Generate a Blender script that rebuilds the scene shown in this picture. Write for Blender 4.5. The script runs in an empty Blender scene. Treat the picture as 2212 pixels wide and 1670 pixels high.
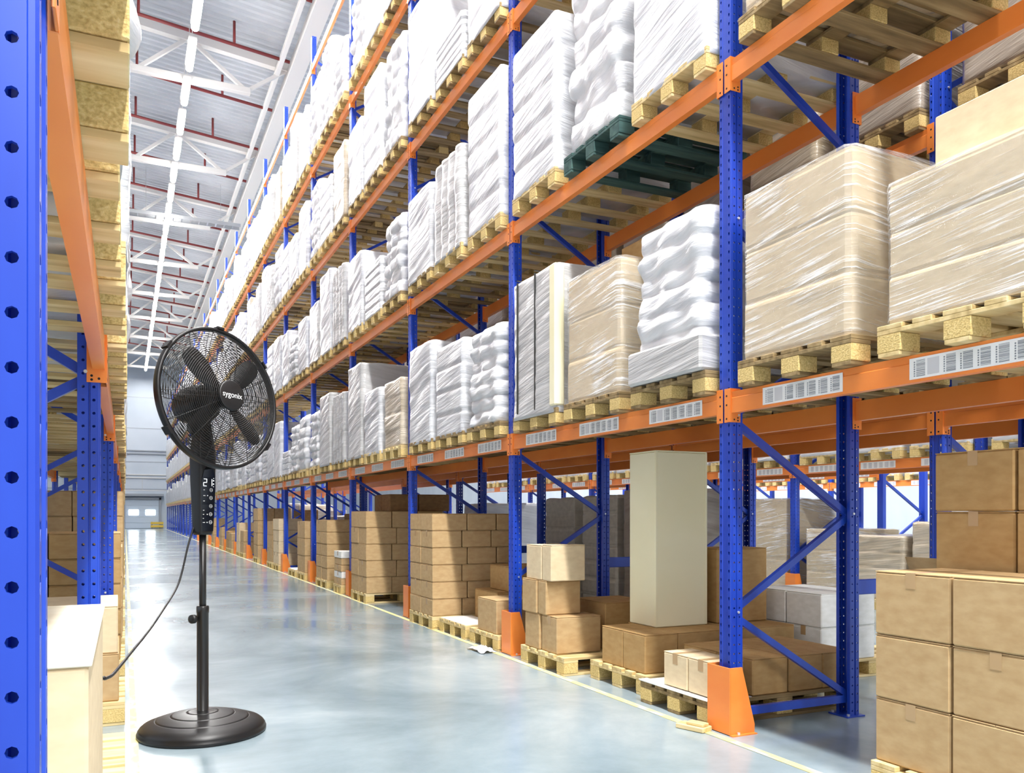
import bpy, math, random
from mathutils import Vector, Matrix, noise
PI = math.pi
rng = random.Random(7)
SC = bpy.context.scene
COL = SC.collection

# ------------------------------------------------------------------ camera, world, exposure, large lights
THETA = math.atan(836 / 1800.0)
cam_d = bpy.data.cameras.new('camera')
cam_d.sensor_width = 36.0
cam_d.lens = 36.0 * 1800.0 / 2212.0
cam_d.shift_y = 275.0 / 2212.0
cam_d.clip_start = 0.05
cam_d.clip_end = 300
cam = bpy.data.objects.new('camera', cam_d)
COL.objects.link(cam)
cam.location = (0, 0, 1.2)
cam.rotation_euler = (PI / 2, 0, -THETA)
SC.camera = cam
SC.view_settings.view_transform = 'Standard'
SC.view_settings.look = 'None'
SC.view_settings.exposure = 0.45
SC.view_settings.gamma = 1.0
SC.view_settings.use_curve_mapping = False
world = bpy.data.worlds.new('world')
SC.world = world
world.use_nodes = True
wb = world.node_tree.nodes['Background']
wb.inputs[0].default_value = (0.93, 0.96, 1.0, 1)
wb.inputs[1].default_value = 0.72
def area(name, loc, sx, sy, power, rot=(0, 0, 0), col=(1, 0.985, 0.96)):
    l = bpy.data.lights.new(name, 'AREA')
    l.shape = 'RECTANGLE'; l.size = sx; l.size_y = sy; l.energy = power; l.color = col
    o = bpy.data.objects.new(name, l); COL.objects.link(o)
    o.location = loc; o.rotation_euler = rot
    return o
area('main_aisle_strip_light', (1.45, 36.0, 12.15), 0.35, 72.0, 3900)
area('front_fill_strip_light', (1.45, -9.0, 12.15), 0.35, 26.0, 4600)  # added unseen fill overhead and behind the camera, denser than the lamp row
area('second_aisle_strip_light', (7.05, 22.0, 12.0), 0.35, 50.0, 4200)
area('third_aisle_strip_light', (12.6, 18.0, 11.5), 0.35, 40.0, 2400)
area('opposite_aisle_strip_light', (-4.3, 22.0, 12.2), 0.35, 50.0, 1000)

# ------------------------------------------------------------------ materials
def lin(r, g, b):
    f = lambda c: (c / 255.0) / 12.92 if c <= 10 else ((c / 255.0 + 0.055) / 1.055) ** 2.4
    return (f(r), f(g), f(b), 1)
def new_mat(name):
    m = bpy.data.materials.new(name); m.use_nodes = True
    nt = m.node_tree
    return m, nt, nt.nodes['Principled BSDF']
def simple(name, rgb, rough=0.5, metal=0.0, spec=0.5, coat=0.0):
    m, nt, b = new_mat(name)
    b.inputs['Base Color'].default_value = lin(*rgb)
    b.inputs['Roughness'].default_value = rough
    b.inputs['Metallic'].default_value = metal
    b.inputs['Specular IOR Level'].default_value = spec
    b.inputs['Coat Weight'].default_value = coat
    return m
def N(nt, t, **kw):
    n = nt.nodes.new(t)
    for k, v in kw.items():
        if k in n.inputs: n.inputs[k].default_value = v
        else: setattr(n, k, v)
    return n
def mapped(nt, scale, rot=(0, 0, 0), rnd=True):
    tc = N(nt, 'ShaderNodeTexCoord')
    v = tc.outputs['Object']
    if any(rot):                       # turn first, then stretch
        r = N(nt, 'ShaderNodeMapping'); r.inputs['Rotation'].default_value = rot
        nt.links.new(v, r.inputs['Vector']); v = r.outputs['Vector']
    if rnd:
        oi = N(nt, 'ShaderNodeObjectInfo')
        ml = N(nt, 'ShaderNodeMath', operation='MULTIPLY'); ml.inputs[1].default_value = 37.0
        nt.links.new(oi.outputs['Random'], ml.inputs[0])
        ad = N(nt, 'ShaderNodeVectorMath', operation='ADD')
        nt.links.new(v, ad.inputs[0]); nt.links.new(ml.outputs[0], ad.inputs[1])
        v = ad.outputs[0]
    mp = N(nt, 'ShaderNodeMapping'); mp.inputs['Scale'].default_value = scale
    nt.links.new(v, mp.inputs['Vector'])
    return mp.outputs['Vector']
def ramp(nt, fac, stops):
    r = N(nt, 'ShaderNodeValToRGB')
    el = r.color_ramp.elements
    while len(el) < len(stops): el.new(0.5)
    for e, (p, c) in zip(el, stops): e.position = p; e.color = c
    nt.links.new(fac, r.inputs[0])
    return r.outputs[0]
def noisy(name, stops, scale, rough=0.6, detail=4, bump=0.0, bscale=None, spec=0.3, rot=(0, 0, 0), rnd=True):
    m, nt, b = new_mat(name)
    v = mapped(nt, scale, rot, rnd)
    n = N(nt, 'ShaderNodeTexNoise', Scale=1.0, Detail=detail)
    nt.links.new(v, n.inputs['Vector'])
    c = ramp(nt, n.outputs['Fac'], stops)
    nt.links.new(c, b.inputs['Base Color'])
    b.inputs['Roughness'].default_value = rough
    b.inputs['Specular IOR Level'].default_value = spec
    if bump:
        n2 = N(nt, 'ShaderNodeTexNoise', Scale=1.0, Detail=3)
        nt.links.new(mapped(nt, bscale or scale, rot, rnd), n2.inputs['Vector'])
        bp = N(nt, 'ShaderNodeBump', Strength=bump, Distance=0.01)
        nt.links.new(n2.outputs['Fac'], bp.inputs['Height'])
        nt.links.new(bp.outputs[0], b.inputs['Normal'])
    return m

BLUE = noisy('blue_steel', [(0.3, lin(20, 54, 164)), (0.7, lin(32, 76, 196))], (6, 6, 1.5), 0.3, spec=0.6)
ORANGE = noisy('orange_steel', [(0.3, lin(238, 132, 56)), (0.7, lin(246, 146, 68))], (4, 2, 6), 0.33, spec=0.5)
DARKHOLE = simple('hole_dark', (20, 20, 28), 0.8)
ZINC = simple('zinc_bolt', (225, 228, 232), 0.3, 0.6)
WOOD = noisy('pallet_wood', [(0.25, lin(176, 150, 100)), (0.5, lin(216, 192, 138)), (0.8, lin(236, 218, 172))], (2.0, 22, 22), 0.7, bump=0.3)
WOODDARK = noisy('aged_shaded_pallet_wood', [(0.25, lin(104, 88, 62)), (0.5, lin(146, 124, 86)), (0.8, lin(182, 160, 118))], (2.0, 22, 22), 0.75, bump=0.3)  # aged wood, its dark tone also carrying the shade under the pallets
WOODGREEN = noisy('green_pallet_wood', [(0.3, lin(36, 66, 66)), (0.7, lin(74, 104, 98))], (2, 18, 18), 0.7)
CHIP = noisy('pressed_wood', [(0.3, lin(186, 158, 98)), (0.55, lin(218, 192, 128)), (0.75, lin(232, 210, 154))], (120, 120, 150), 0.8, bump=0.3)
def kraft(name, a, b):
    return noisy(name, [(0.3, lin(*a)), (0.7, lin(*b))], (14.0, 14.0, 30), 0.75, detail=5, bump=0.05, bscale=(6, 6, 10), spec=0.25)
KRAFT = kraft('kraft_card', (184, 152, 108), (198, 168, 124))
KRAFT2 = kraft('brown_card', (174, 138, 88), (188, 154, 104))
KRAFT3 = kraft('pale_card', (216, 194, 158), (228, 208, 172))
KRAFT4 = kraft('wrapped_card', (196, 176, 142), (208, 190, 156))
KRAFTD = kraft('dark_card', (120, 90, 58), (138, 106, 70))
GREYCARD = kraft('grey_card', (186, 182, 170), (204, 199, 186))
CREAMCARD = noisy('cream_card', [(0.3, lin(240, 232, 192)), (0.7, lin(246, 240, 208))], (1.2, 1.2, 1.5), 0.6)
WHITECARD = kraft('white_card', (222, 222, 216), (236, 236, 232))
FLAPM = kraft('flap_card', (226, 216, 192), (236, 228, 208))
TAPE = simple('brown_tape', (188, 156, 114), 0.25, spec=0.6)
PAPER = simple('white_paper', (240, 240, 238), 0.6)
INK = simple('grey_ink', (140, 144, 150), 0.6)
INKPALE = simple('pale_ink', (206, 206, 208), 0.6)
BLACKSTRAP = simple('black_strap', (34, 36, 34), 0.5)
BLACK = simple('black_plastic', (24, 23, 24), 0.38, spec=0.45)
BLACKMET = simple('black_coated_steel', (30, 29, 29), 0.3, spec=0.55)
GLOSSBLACK = simple('black_gloss_panel', (8, 8, 9), 0.08, spec=0.6)
MARKWHITE = simple('white_print', (235, 235, 235), 0.5)
YELLOW = noisy('yellow_paint', [(0.4, lin(186, 192, 180)), (0.52, lin(222, 208, 140)), (0.8, lin(232, 218, 150))], (14, 7, 1), 0.5, rnd=False)
TRUSS = simple('white_painted_steel', (226, 222, 216), 0.45)
REDPIPE = simple('dark_red_pipe', (138, 52, 50), 0.4)
DECK = noisy('roof_sheet', [(0.3, lin(186, 190, 194)), (0.7, lin(206, 209, 212))], (1, 1, 1), 0.38, spec=0.6, rnd=False)
WALLM = noisy('wall_panel', [(0.3, lin(190, 200, 212)), (0.7, lin(204, 212, 222))], (0.3, 1, 0.3), 0.5, rnd=False)
GREYM = simple('grey_metal', (150, 156, 164), 0.4, 0.3)
TRAYM = simple('galvanised_tray', (190, 192, 194), 0.35, 0.5)
DOORM = simple('door_panel', (196, 208, 222), 0.45)
def emis(name, rgb, s):
    m, nt, b = new_mat(name)
    b.inputs['Base Color'].default_value = lin(*rgb)
    b.inputs['Emission Color'].default_value = lin(*rgb)
    b.inputs['Emission Strength'].default_value = s
    return m
LAMP = emis('lamp_diffuser', (255, 253, 250), 26)
DAYWIN = emis('daylit_window', (236, 244, 255), 9)
DIGIT = emis('display_digit', (235, 240, 245), 1.2)

def film(name, lo, hi, rough=0.28, bump=0.55, sc=(1.3, 1.3, 26), tilt=0.14, coat=0.35):
    m, nt, b = new_mat(name)
    v = mapped(nt, sc, (tilt, -tilt, 0))
    n = N(nt, 'ShaderNodeTexNoise', Scale=1.0, Detail=5, Roughness=0.6, Distortion=0.25)
    nt.links.new(v, n.inputs['Vector'])
    v2 = mapped(nt, (2.2, 2.2, 3.0))
    n2 = N(nt, 'ShaderNodeTexNoise', Scale=1.0, Detail=3)
    nt.links.new(v2, n2.inputs['Vector'])
    mx = N(nt, 'ShaderNodeMath', operation='ADD')
    nt.links.new(n.outputs['Fac'], mx.inputs[0]); nt.links.new(n2.outputs['Fac'], mx.inputs[1])
    hl = N(nt, 'ShaderNodeMath', operation='MULTIPLY'); hl.inputs[1].default_value = 0.5
    nt.links.new(mx.outputs[0], hl.inputs[0])
    c = ramp(nt, hl.outputs[0], [(0.35, lin(*lo)), (0.6, lin(*hi))])
    nt.links.new(c, b.inputs['Base Color'])
    b.inputs['Roughness'].default_value = rough
    b.inputs['Coat Weight'].default_value = coat
    b.inputs['Coat Roughness'].default_value = 0.12
    bp = N(nt, 'ShaderNodeBump', Strength=bump, Distance=0.02)
    nt.links.new(n.outputs['Fac'], bp.inputs['Height'])
    nt.links.new(bp.outputs[0], b.inputs['Normal'])
    nt.links.new(bp.outputs[0], b.inputs['Coat Normal'])
    return m
FILMW = film('white_film', (190, 192, 198), (228, 230, 233))
FILMG = film('grey_film', (176, 176, 176), (206, 206, 206))
SACKM = film('white_sack', (206, 208, 213), (236, 237, 239), rough=0.35, bump=0.6, sc=(1.8, 1.8, 16))
FILMTAN = film('tan_film', (178, 162, 136), (208, 196, 176))
FILMDARK = film('dim_film', (142, 130, 116), (176, 166, 154))
def clear_film(name, base, gain):
    m, nt, b = new_mat(name)
    v = mapped(nt, (2.2, 2.2, 70), (0.13, -0.13, 0))
    n = N(nt, 'ShaderNodeTexNoise', Scale=1.0, Detail=6, Roughness=0.62, Distortion=0.3)
    nt.links.new(v, n.inputs['Vector'])
    mr = N(nt, 'ShaderNodeMapRange')
    mr.inputs['From Min'].default_value = 0.53; mr.inputs['From Max'].default_value = 0.72
    mr.inputs['To Min'].default_value = base; mr.inputs['To Max'].default_value = base + gain
    n3 = N(nt, 'ShaderNodeTexNoise', Scale=1.0, Detail=2)
    nt.links.new(mapped(nt, (2.6, 2.6, 3.4)), n3.inputs['Vector'])
    ma = N(nt, 'ShaderNodeMath', operation='MULTIPLY_ADD'); ma.inputs[1].default_value = 0.55; ma.inputs[2].default_value = -0.275
    nt.links.new(n3.outputs['Fac'], ma.inputs[0])
    sm = N(nt, 'ShaderNodeMath', operation='ADD')
    nt.links.new(n.outputs['Fac'], sm.inputs[0]); nt.links.new(ma.outputs[0], sm.inputs[1])
    nt.links.new(sm.outputs[0], mr.inputs['Value'])
    b.inputs['Base Color'].default_value = lin(240, 240, 240)
    b.inputs['Roughness'].default_value = 0.14
    b.inputs['Specular IOR Level'].default_value = 0.8
    bp = N(nt, 'ShaderNodeBump', Strength=0.9, Distance=0.012)
    nt.links.new(n.outputs['Fac'], bp.inputs['Height'])
    nt.links.new(bp.outputs[0], b.inputs['Normal'])
    tr = N(nt, 'ShaderNodeBsdfTransparent')
    ms = N(nt, 'ShaderNodeMixShader')
    nt.links.new(mr.outputs[0], ms.inputs[0])
    nt.links.new(tr.outputs[0], ms.inputs[1]); nt.links.new(b.outputs[0], ms.inputs[2])
    nt.links.new(ms.outputs[0], nt.nodes['Material Output'].inputs['Surface'])
    return m
CLEAR = clear_film('clear_stretch_film', 0.16, 0.8)

def floor_mat():
    m, nt, b = new_mat('polished_concrete')
    v = mapped(nt, (0.55, 0.55, 1), rnd=False)
    n = N(nt, 'ShaderNodeTexNoise', Scale=1.0, Detail=9, Roughness=0.62, Distortion=0.5)
    nt.links.new(v, n.inputs['Vector'])
    c = ramp(nt, n.outputs['Fac'], [(0.3, lin(104, 122, 130)), (0.5, lin(136, 152, 160)), (0.72, lin(172, 185, 191))])
    nt.links.new(c, b.inputs['Base Color'])
    n2 = N(nt, 'ShaderNodeTexNoise', Scale=1.0, Detail=2)
    nt.links.new(mapped(nt, (0.7, 0.7, 1), rnd=False), n2.inputs['Vector'])
    mr = N(nt, 'ShaderNodeMapRange')
    mr.inputs['To Min'].default_value = 0.13; mr.inputs['To Max'].default_value = 0.25
    mr.inputs['From Min'].default_value = 0.3; mr.inputs['From Max'].default_value = 0.7
    nt.links.new(n2.outputs['Fac'], mr.inputs['Value'])
    nt.links.new(mr.outputs[0], b.inputs['Roughness'])
    b.inputs['Specular IOR Level'].default_value = 0.55
    return m
FLOORM = floor_mat()

# ------------------------------------------------------------------ mesh builder
class MB:
    def __init__(s): s.v = []; s.f = []; s.m = []; s.M = None
    def add(s, vs, fs, mi=0):
        o = len(s.v)
        for p in vs:
            p = Vector(p)
            s.v.append(tuple(s.M @ p) if s.M else tuple(p))
        for f in fs: s.f.append([i + o for i in f]); s.m.append(mi)
    def box(s, x0, x1, y0, y1, z0, z1, mi=0, bev=0.0):
        if not bev:
            s.add([(x0, y0, z0), (x1, y0, z0), (x1, y1, z0), (x0, y1, z0), (x0, y0, z1), (x1, y0, z1), (x1, y1, z1), (x0, y1, z1)],
                  [(0, 3, 2, 1), (4, 5, 6, 7), (0, 1, 5, 4), (1, 2, 6, 5), (2, 3, 7, 6), (3, 0, 4, 7)], mi); return
        b = bev; vs = []; idx = {}
        for ix, X in enumerate((x0, x1)):
            for iy, Y in enumerate((y0, y1)):
                for iz, Z in enumerate((z0, z1)):
                    sx = b if ix == 0 else -b; sy = b if iy == 0 else -b; sz = b if iz == 0 else -b
                    idx[(ix, iy, iz, 0)] = len(vs); vs.append((X, Y + sy, Z + sz))
                    idx[(ix, iy, iz, 1)] = len(vs); vs.append((X + sx, Y, Z + sz))
                    idx[(ix, iy, iz, 2)] = len(vs); vs.append((X + sx, Y + sy, Z))
        fs = []
        def q(l, flip):
            fs.append(l[::-1] if flip else l)
        for i in (0, 1):
            q([idx[(i, 0, 0, 0)], idx[(i, 1, 0, 0)], idx[(i, 1, 1, 0)], idx[(i, 0, 1, 0)]], i == 0)
            q([idx[(0, i, 0, 1)], idx[(1, i, 0, 1)], idx[(1, i, 1, 1)], idx[(0, i, 1, 1)]], i == 1)
            q([idx[(0, 0, i, 2)], idx[(1, 0, i, 2)], idx[(1, 1, i, 2)], idx[(0, 1, i, 2)]], i == 0)
        for i in (0, 1):
            for j in (0, 1):
                fs.append([idx[(i, j, 0, 0)], idx[(i, j, 1, 0)], idx[(i, j, 1, 1)], idx[(i, j, 0, 1)]])
                fs.append([idx[(i, 0, j, 0)], idx[(i, 1, j, 0)], idx[(i, 1, j, 2)], idx[(i, 0, j, 2)]])
                fs.append([idx[(0, i, j, 1)], idx[(1, i, j, 1)], idx[(1, i, j, 2)], idx[(0, i, j, 2)]])
                for k in (0, 1):
                    fs.append([idx[(i, j, k, 0)], idx[(i, j, k, 1)], idx[(i, j, k, 2)]])
        s.add(vs, fs, mi)
    def bar(s, p, q, w, h, mi=0, up=(0, 0, 1)):
        p = Vector(p); q = Vector(q); d = (q - p).normalized()
        u = Vector(up)
        if abs(d.dot(u)) > 0.98: u = Vector((1, 0, 0))
        a = d.cross(u).normalized(); b = a.cross(d).normalized()
        vs = []
        for c in (p, q):
            for (i, j) in ((-1, -1), (1, -1), (1, 1), (-1, 1)):
                vs.append(c + a * (i * w / 2) + b * (j * h / 2))
        s.add(vs, [(0, 1, 2, 3), (7, 6, 5, 4), (0, 4, 5, 1), (1, 5, 6, 2), (2, 6, 7, 3), (3, 7, 4, 0)], mi)
    def tube(s, pts, r, n=8, mi=0, closed=False):
        pts = [Vector(p) for p in pts]; k = len(pts); vs = []
        pa = None
        for i, p in enumerate(pts):
            if closed: d = pts[(i + 1) % k] - pts[i - 1]
            else: d = pts[min(i + 1, k - 1)] - pts[max(i - 1, 0)]
            d.normalize()
            if pa is None:
                u = Vector((0, 0, 1)) if abs(d.z) < 0.9 else Vector((1, 0, 0))
                a = d.cross(u).normalized()
            else:
                a = (pa - d * pa.dot(d)).normalized()
            pa = a; b = d.cross(a)
            rr = r[i] if isinstance(r, (list, tuple)) else r
            for j in range(n):
                t = 2 * PI * j / n
                vs.append(p + a * (rr * math.cos(t)) + b * (rr * math.sin(t)))
        fs = []
        for i in range(k if closed else k - 1):
            for j in range(n):
                a0 = i * n + j; a1 = i * n + (j + 1) % n; i2 = (i + 1) % k
                fs.append((a0, a1, i2 * n + (j + 1) % n, i2 * n + j))
        if not closed:
            fs.append(tuple(range(n))[::-1]); fs.append(tuple((k - 1) * n + j for j in range(n)))
        s.add(vs, fs, mi)
    def lathe(s, prof, n=48, mi=0, axis='z'):
        vs = []; fs = []
        for (r, h) in prof:
            for j in range(n):
                t = 2 * PI * j / n
                if axis == 'z': vs.append((r * math.cos(t), r * math.sin(t), h))
                else: vs.append((r * math.cos(t), h, r * math.sin(t)))
        for i in range(len(prof) - 1):
            for j in range(n):
                fs.append((i * n + j, i * n + (j + 1) % n, (i + 1) * n + (j + 1) % n, (i + 1) * n + j))
        fs.append(tuple(range(n))[::-1]); fs.append(tuple((len(prof) - 1) * n + j for j in range(n)))
        s.add(vs, fs, mi)
    def prism(s, poly, y0, y1, mi=0):           # polygon in (x,z) pulled along y
        n = len(poly)
        vs = [(x, y0, z) for x, z in poly] + [(x, y1, z) for x, z in poly]
        fs = [tuple(range(n)), tuple(range(2 * n - 1, n - 1, -1))]
        for i in range(n): fs.append((i, i + n, (i + 1) % n + n, (i + 1) % n))
        s.add(vs, fs, mi)
    def mesh(s, name, mats, smooth=False):
        me = bpy.data.meshes.new(name)
        me.from_pydata(s.v, [], s.f)
        for m in (mats if isinstance(mats, (list, tuple)) else [mats]): me.materials.append(m)
        me.polygons.foreach_set('material_index', s.m)
        if smooth: me.polygons.foreach_set('use_smooth', [True] * len(s.f))
        me.validate(); me.update()
        return me

def ob(name, me, parent=None, loc=(0, 0, 0), rz=0.0, scale=None, label=None):
    o = bpy.data.objects.new(name, me); COL.objects.link(o)
    o.location = loc
    if rz: o.rotation_euler = (0, 0, rz)
    if scale: o.scale = scale
    if parent: o.parent = parent
    if label: o['label'] = label
    return o
def tag(o, label, cat, group=None, kind=None):
    if label: o['label'] = label
    if cat: o['category'] = cat
    if group: o['group'] = group
    if kind: o['kind'] = kind
    return o
def thing(name, label, cat, loc=(0, 0, 0), rz=0.0, group=None):
    return tag(ob(name, None, None, loc, rz), label, cat, group)
def struct(name, me, label=None):
    o = ob(name, me); o['kind'] = 'structure'
    if label: o['label'] = label
    return o
ONES = 'first second third fourth fifth sixth seventh eighth ninth tenth eleventh twelfth thirteenth fourteenth fifteenth sixteenth seventeenth eighteenth nineteenth'.split()
def ordw(n):
    if n <= 19: return ONES[n - 1]
    t = {2: ('twentieth', 'twenty'), 3: ('thirtieth', 'thirty'), 4: ('fortieth', 'forty')}[n // 10]
    return t[0] if n % 10 == 0 else t[1] + '-' + ONES[n % 10 - 1]

# ------------------------------------------------------------------ setting
B = 2.81
def YR(k): return 3.673 + B * k            # frames of the near right rack
XR = 3.0
YL = [0.93, 3.60, 6.41] + [6.41 + B * i for i in range(1, 24)]
XL = -0.072
YWALL = 73.6
m = MB(); m.add([(-14, -4, 0), (26, -4, 0), (26, YWALL, 0), (-14, YWALL, 0)], [(0, 1, 2, 3)])
struct('floor', m.mesh('floor', FLOORM), 'polished blue-grey concrete floor')
def zroof(x): return 14.12 - 0.098 * (x - 0.22)
m = MB(); P = 0.26; nper = int((YWALL + 4) / P); xa, xb = -9.0, 22.0
vs = []; fs = []
for i in range(nper):
    y = -4 + i * P
    for dy, dz in ((0, 0), (0.09, 0), (0.13, 0.06), (0.22, 0.06)):
        vs.append((xa, y + dy, zroof(xa) + dz)); vs.append((xb, y + dy, zroof(xb) + dz))
for i in range(len(vs) // 2 - 1): fs.append((2 * i, 2 * i + 1, 2 * i + 3, 2 * i + 2))
m.add(vs, fs)
struct('ceiling', m.mesh('ceiling', DECK), 'corrugated grey metal roof deck')
# far wall with panel joints and its dock door
m = MB()
m.box(-14, 26, YWALL, YWALL + 0.3, 0, 15.5)
for z in (3.2, 5.4, 8.1, 10.6): m.box(-14, 26, YWALL - 0.02, YWALL - 0.001, z - 0.02, z + 0.02, 1)
for z in (6.3, 6.05): m.box(-14, 26, YWALL - 0.12, YWALL - 0.001, z - 0.04, z + 0.04, 1)
for z in (4.35, 4.1): m.box(-14, 26, YWALL - 0.1, YWALL - 0.001, z - 0.03, z + 0.03, 2)
struct('wall_back', m.mesh('wall_back', [WALLM, GREYM, TRUSS]), 'far grey-blue panel wall')
d = ob('door_1', None, None, (1.25, YWALL, 0)); d['kind'] = 'structure'; d['label'] = 'sectional dock door in the far wall'
m = MB()
for i in range(5): m.box(-1.25, 1.25, -0.1, -0.03, 0.02 + i * 0.46, 0.47 + i * 0.46, 0, 0.01)
ob('door_panel', m.mesh('door_panel', DOORM), d)
m = MB()
m.box(-1.42, -1.27, -0.16, -0.01, 0, 2.5); m.box(1.27, 1.42, -0.16, -0.01, 0, 2.5); m.box(-1.42, 1.42, -0.16, -0.01, 2.34, 2.5)
ob('door_frame', m.mesh('door_frame', GREYM), d)
for x in (-0.62, 0.62):
    m = MB(); m.box(x - 0.36, x + 0.36, -0.125, -0.105, 1.1, 1.52, 0, 0.006)
    ob('door_window', m.mesh('door_window', DAYWIN), d, label='bright daylit window panel')
t = thing('dock_canopy', 'grey dock canopy and rail above the far door', 'canopy', (1.25, YWALL - 0.25, 2.62))
m = MB(); m.box(-1.6, 1.6, -0.35, 0.249, 0.0, 0.18, 0, 0.01); ob('canopy_box', m.mesh('canopy_box', GREYM), t)
m = MB(); m.box(-2.0, 2.2, -0.5, -0.42, 0.42, 0.5)
for x in (-1.9, 0, 2.1): m.bar((x, -0.46, 0.5), (x, -0.46, 1.4), 0.04, 0.04)
m.bar((-1.9, -0.46, 0.45), (-1.5, -0.2, 0.1), 0.04, 0.04)
ob('rail', m.mesh('rail', TRAYM), t)
for x, w, lb in ((2.35, 0.95, 'yellow low barrier right of the far door'), (-0.42, 0.3, 'yellow low barrier left of the far door')):
    t = thing('wall_barrier', lb, 'barrier', (x, YWALL - 0.5, 0))
    m = MB(); m.box(-w / 2, w / 2, -0.06, 0.06, 0.1, 0.28, 0, 0.01); m.box(-w / 2, w / 2, -0.06, 0.06, 0.36, 0.54, 0, 0.01)
    ob('rail', m.mesh('rail', simple('barrier_yellow', (226, 190, 70), 0.5)), t)
    for sx in (-1, 1):
        m = MB(); m.box(sx * (w / 2 - 0.1) - 0.04, sx * (w / 2 - 0.1) + 0.04, 0.065, 0.14, 0, 0.56)
        ob('post', m.mesh('post', GREYM), t)
m = MB(); m.box(20, 20.2, -4, YWALL, 0, 12.1)
struct('wall_right', m.mesh('wall_right', WALLM), 'far right warehouse wall')
m = MB(); m.box(-9.2, -9.0, -4, YWALL, 0, 15.0)
struct('wall_left', m.mesh('wall_left', WALLM), 'far left warehouse wall')
# painted lines
for x, w, lb in ((2.9, 0.05, 'worn yellow floor line along the right rack'), (0.045, 0.036, 'worn yellow floor line along the left rack')):
    m = MB(); m.box(x - w / 2, x + w / 2, -2, 72, 0.0008, 0.003)
    tag(ob('floor_line', m.mesh('floor_line', YELLOW)), lb, 'floor marking')

# ------------------------------------------------------------------ roof steel, pipes, lamps
ZC = 12.5
TY = [23.2 + 5.85 * i for i in range(-1, 9)]
m = MB(); m.box(-6.5, 3.05, -0.09, 0.09, ZC - 0.08, ZC + 0.08, 0, 0.012); LOWCH = m.mesh('lower_chord', TRUSS)
zu = lambda x: zroof(x) - 0.42
m = MB(); m.bar((-6.5, 0, zu(-6.5)), (4.1, 0, zu(4.1)), 0.2, 0.2); UPCH = m.mesh('upper_chord', TRUSS)
nodes = [(-5.3, 1), (-3.9, 0), (-2.6, 1), (-1.2, 1), (0.25, 0), (1.5, 1), (2.95, 0), (4.05, 1)]
DIAG = []
for (x0, u0), (x1, u1) in zip(nodes, nodes[1:]):
    if u0 == u1: continue
    m = MB(); m.bar((x0, 0, zu(x0) if u0 else ZC), (x1, 0, zu(x1) if u1 else ZC), 0.09, 0.09)
    DIAG.append(m.mesh('diagonal', TRUSS))
for i, y in enumerate(TY):
    t = thing('roof_truss', f'white steel roof truss, {ordw(i + 1)} across the ceiling counting towards the far wall', 'truss', (0, y, 0), 0, 'roof trusses')
    ob('lower_chord', LOWCH, t); ob('upper_chord', UPCH, t)
    for me in DIAG: ob('diagonal', me, t)
m = MB(); m.box(4.0, 4.4, -3, YWALL - 0.05, 13.04, 13.3, 0, 0.01)
tag(ob('roof_girder', m.mesh('roof_girder', TRUSS)), 'long white girder running over the right rack to the far wall', 'girder')
m = MB(); m.box(3.68, 3.8, -3, YWALL - 0.05, 13.07, 13.22, 0, 0.01)
tag(ob('roof_tie', m.mesh('roof_tie', TRUSS)), 'thinner white tie beam beside the long girder', 'girder')
PY = [TY[0] - 3.6 + 2.9 * i for i in range(19)]
for i, y in enumerate(PY):
    t = thing('sprinkler_pipe', f'dark red sprinkler pipe, {ordw(i + 1)} across the ceiling towards the far wall', 'pipe', (0, y, 0), 0, 'sprinkler pipes')
    m = MB(); m.tube([(-6, 0, zroof(-6) - 0.62), (3.95, 0, zroof(3.95) - 0.62)], 0.045, 8); ob('pipe', m.mesh('pipe', REDPIPE, True), t)
    for x in (-2.6, 0.3, 2.55):
        m = MB(); m.tube([(x, 0, zroof(x) - 0.6), (x, 0, zroof(x) - 0.02)], 0.035, 8); ob('riser', m.mesh('riser', REDPIPE, True), t)
    
m = MB()
m.lathe([(0.02, -0.62), (0.085, -0.61), (0.09, 0), (0.085, 0.61), (0.02, 0.62)], 14, axis='y'); TUBE = m.mesh('diffuser', LAMP, True)
m = MB(); m.box(-0.1, 0.1, -0.66, 0.66, 0.095, 0.15, 0, 0.01); m.bar((0, -0.5, 0.15), (0, -0.5, 1.0), 0.015, 0.015); m.bar((0, 0.5, 0.15), (0, 0.5, 1.0), 0.015, 0.015)
HOUS = m.mesh('lamp_housing', TRUSS)
LY = [19.7 + 1.92 * i for i in range(-1, 27)]
for i, y in enumerate(LY):
    t = thing('ceiling_lamp', f'bright white tube lamp, {ordw(i + 1)} in the ceiling row above the aisle', 'ceiling lamp', (1.45, y, 12.3), 0, 'ceiling lamps above the aisle')
    ob('diffuser', TUBE, t); ob('lamp_housing', HOUS, t)
t = thing('cable_tray', 'galvanised ladder cable tray hung across the ceiling', 'cable tray', (0, 33.4, 12.2))
m = MB()
for y in (-0.2, 0.2): m.box(-5, 4.0, y - 0.015, y + 0.015, -0.06, 0.06)
for i in range(30): m.box(-5 + i * 0.3, -4.95 + i * 0.3, -0.19, 0.19, -0.05, -0.02)
ob('tray', m.mesh('tray', TRAYM), t)
for x in (-2.2, 0.7, 3.3):
    m = MB(); m.bar((x, 0, 0), (x, 0, zroof(x) - 12.3), 0.012, 0.012); ob('hanger', m.mesh('hanger', TRAYM), t)

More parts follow.
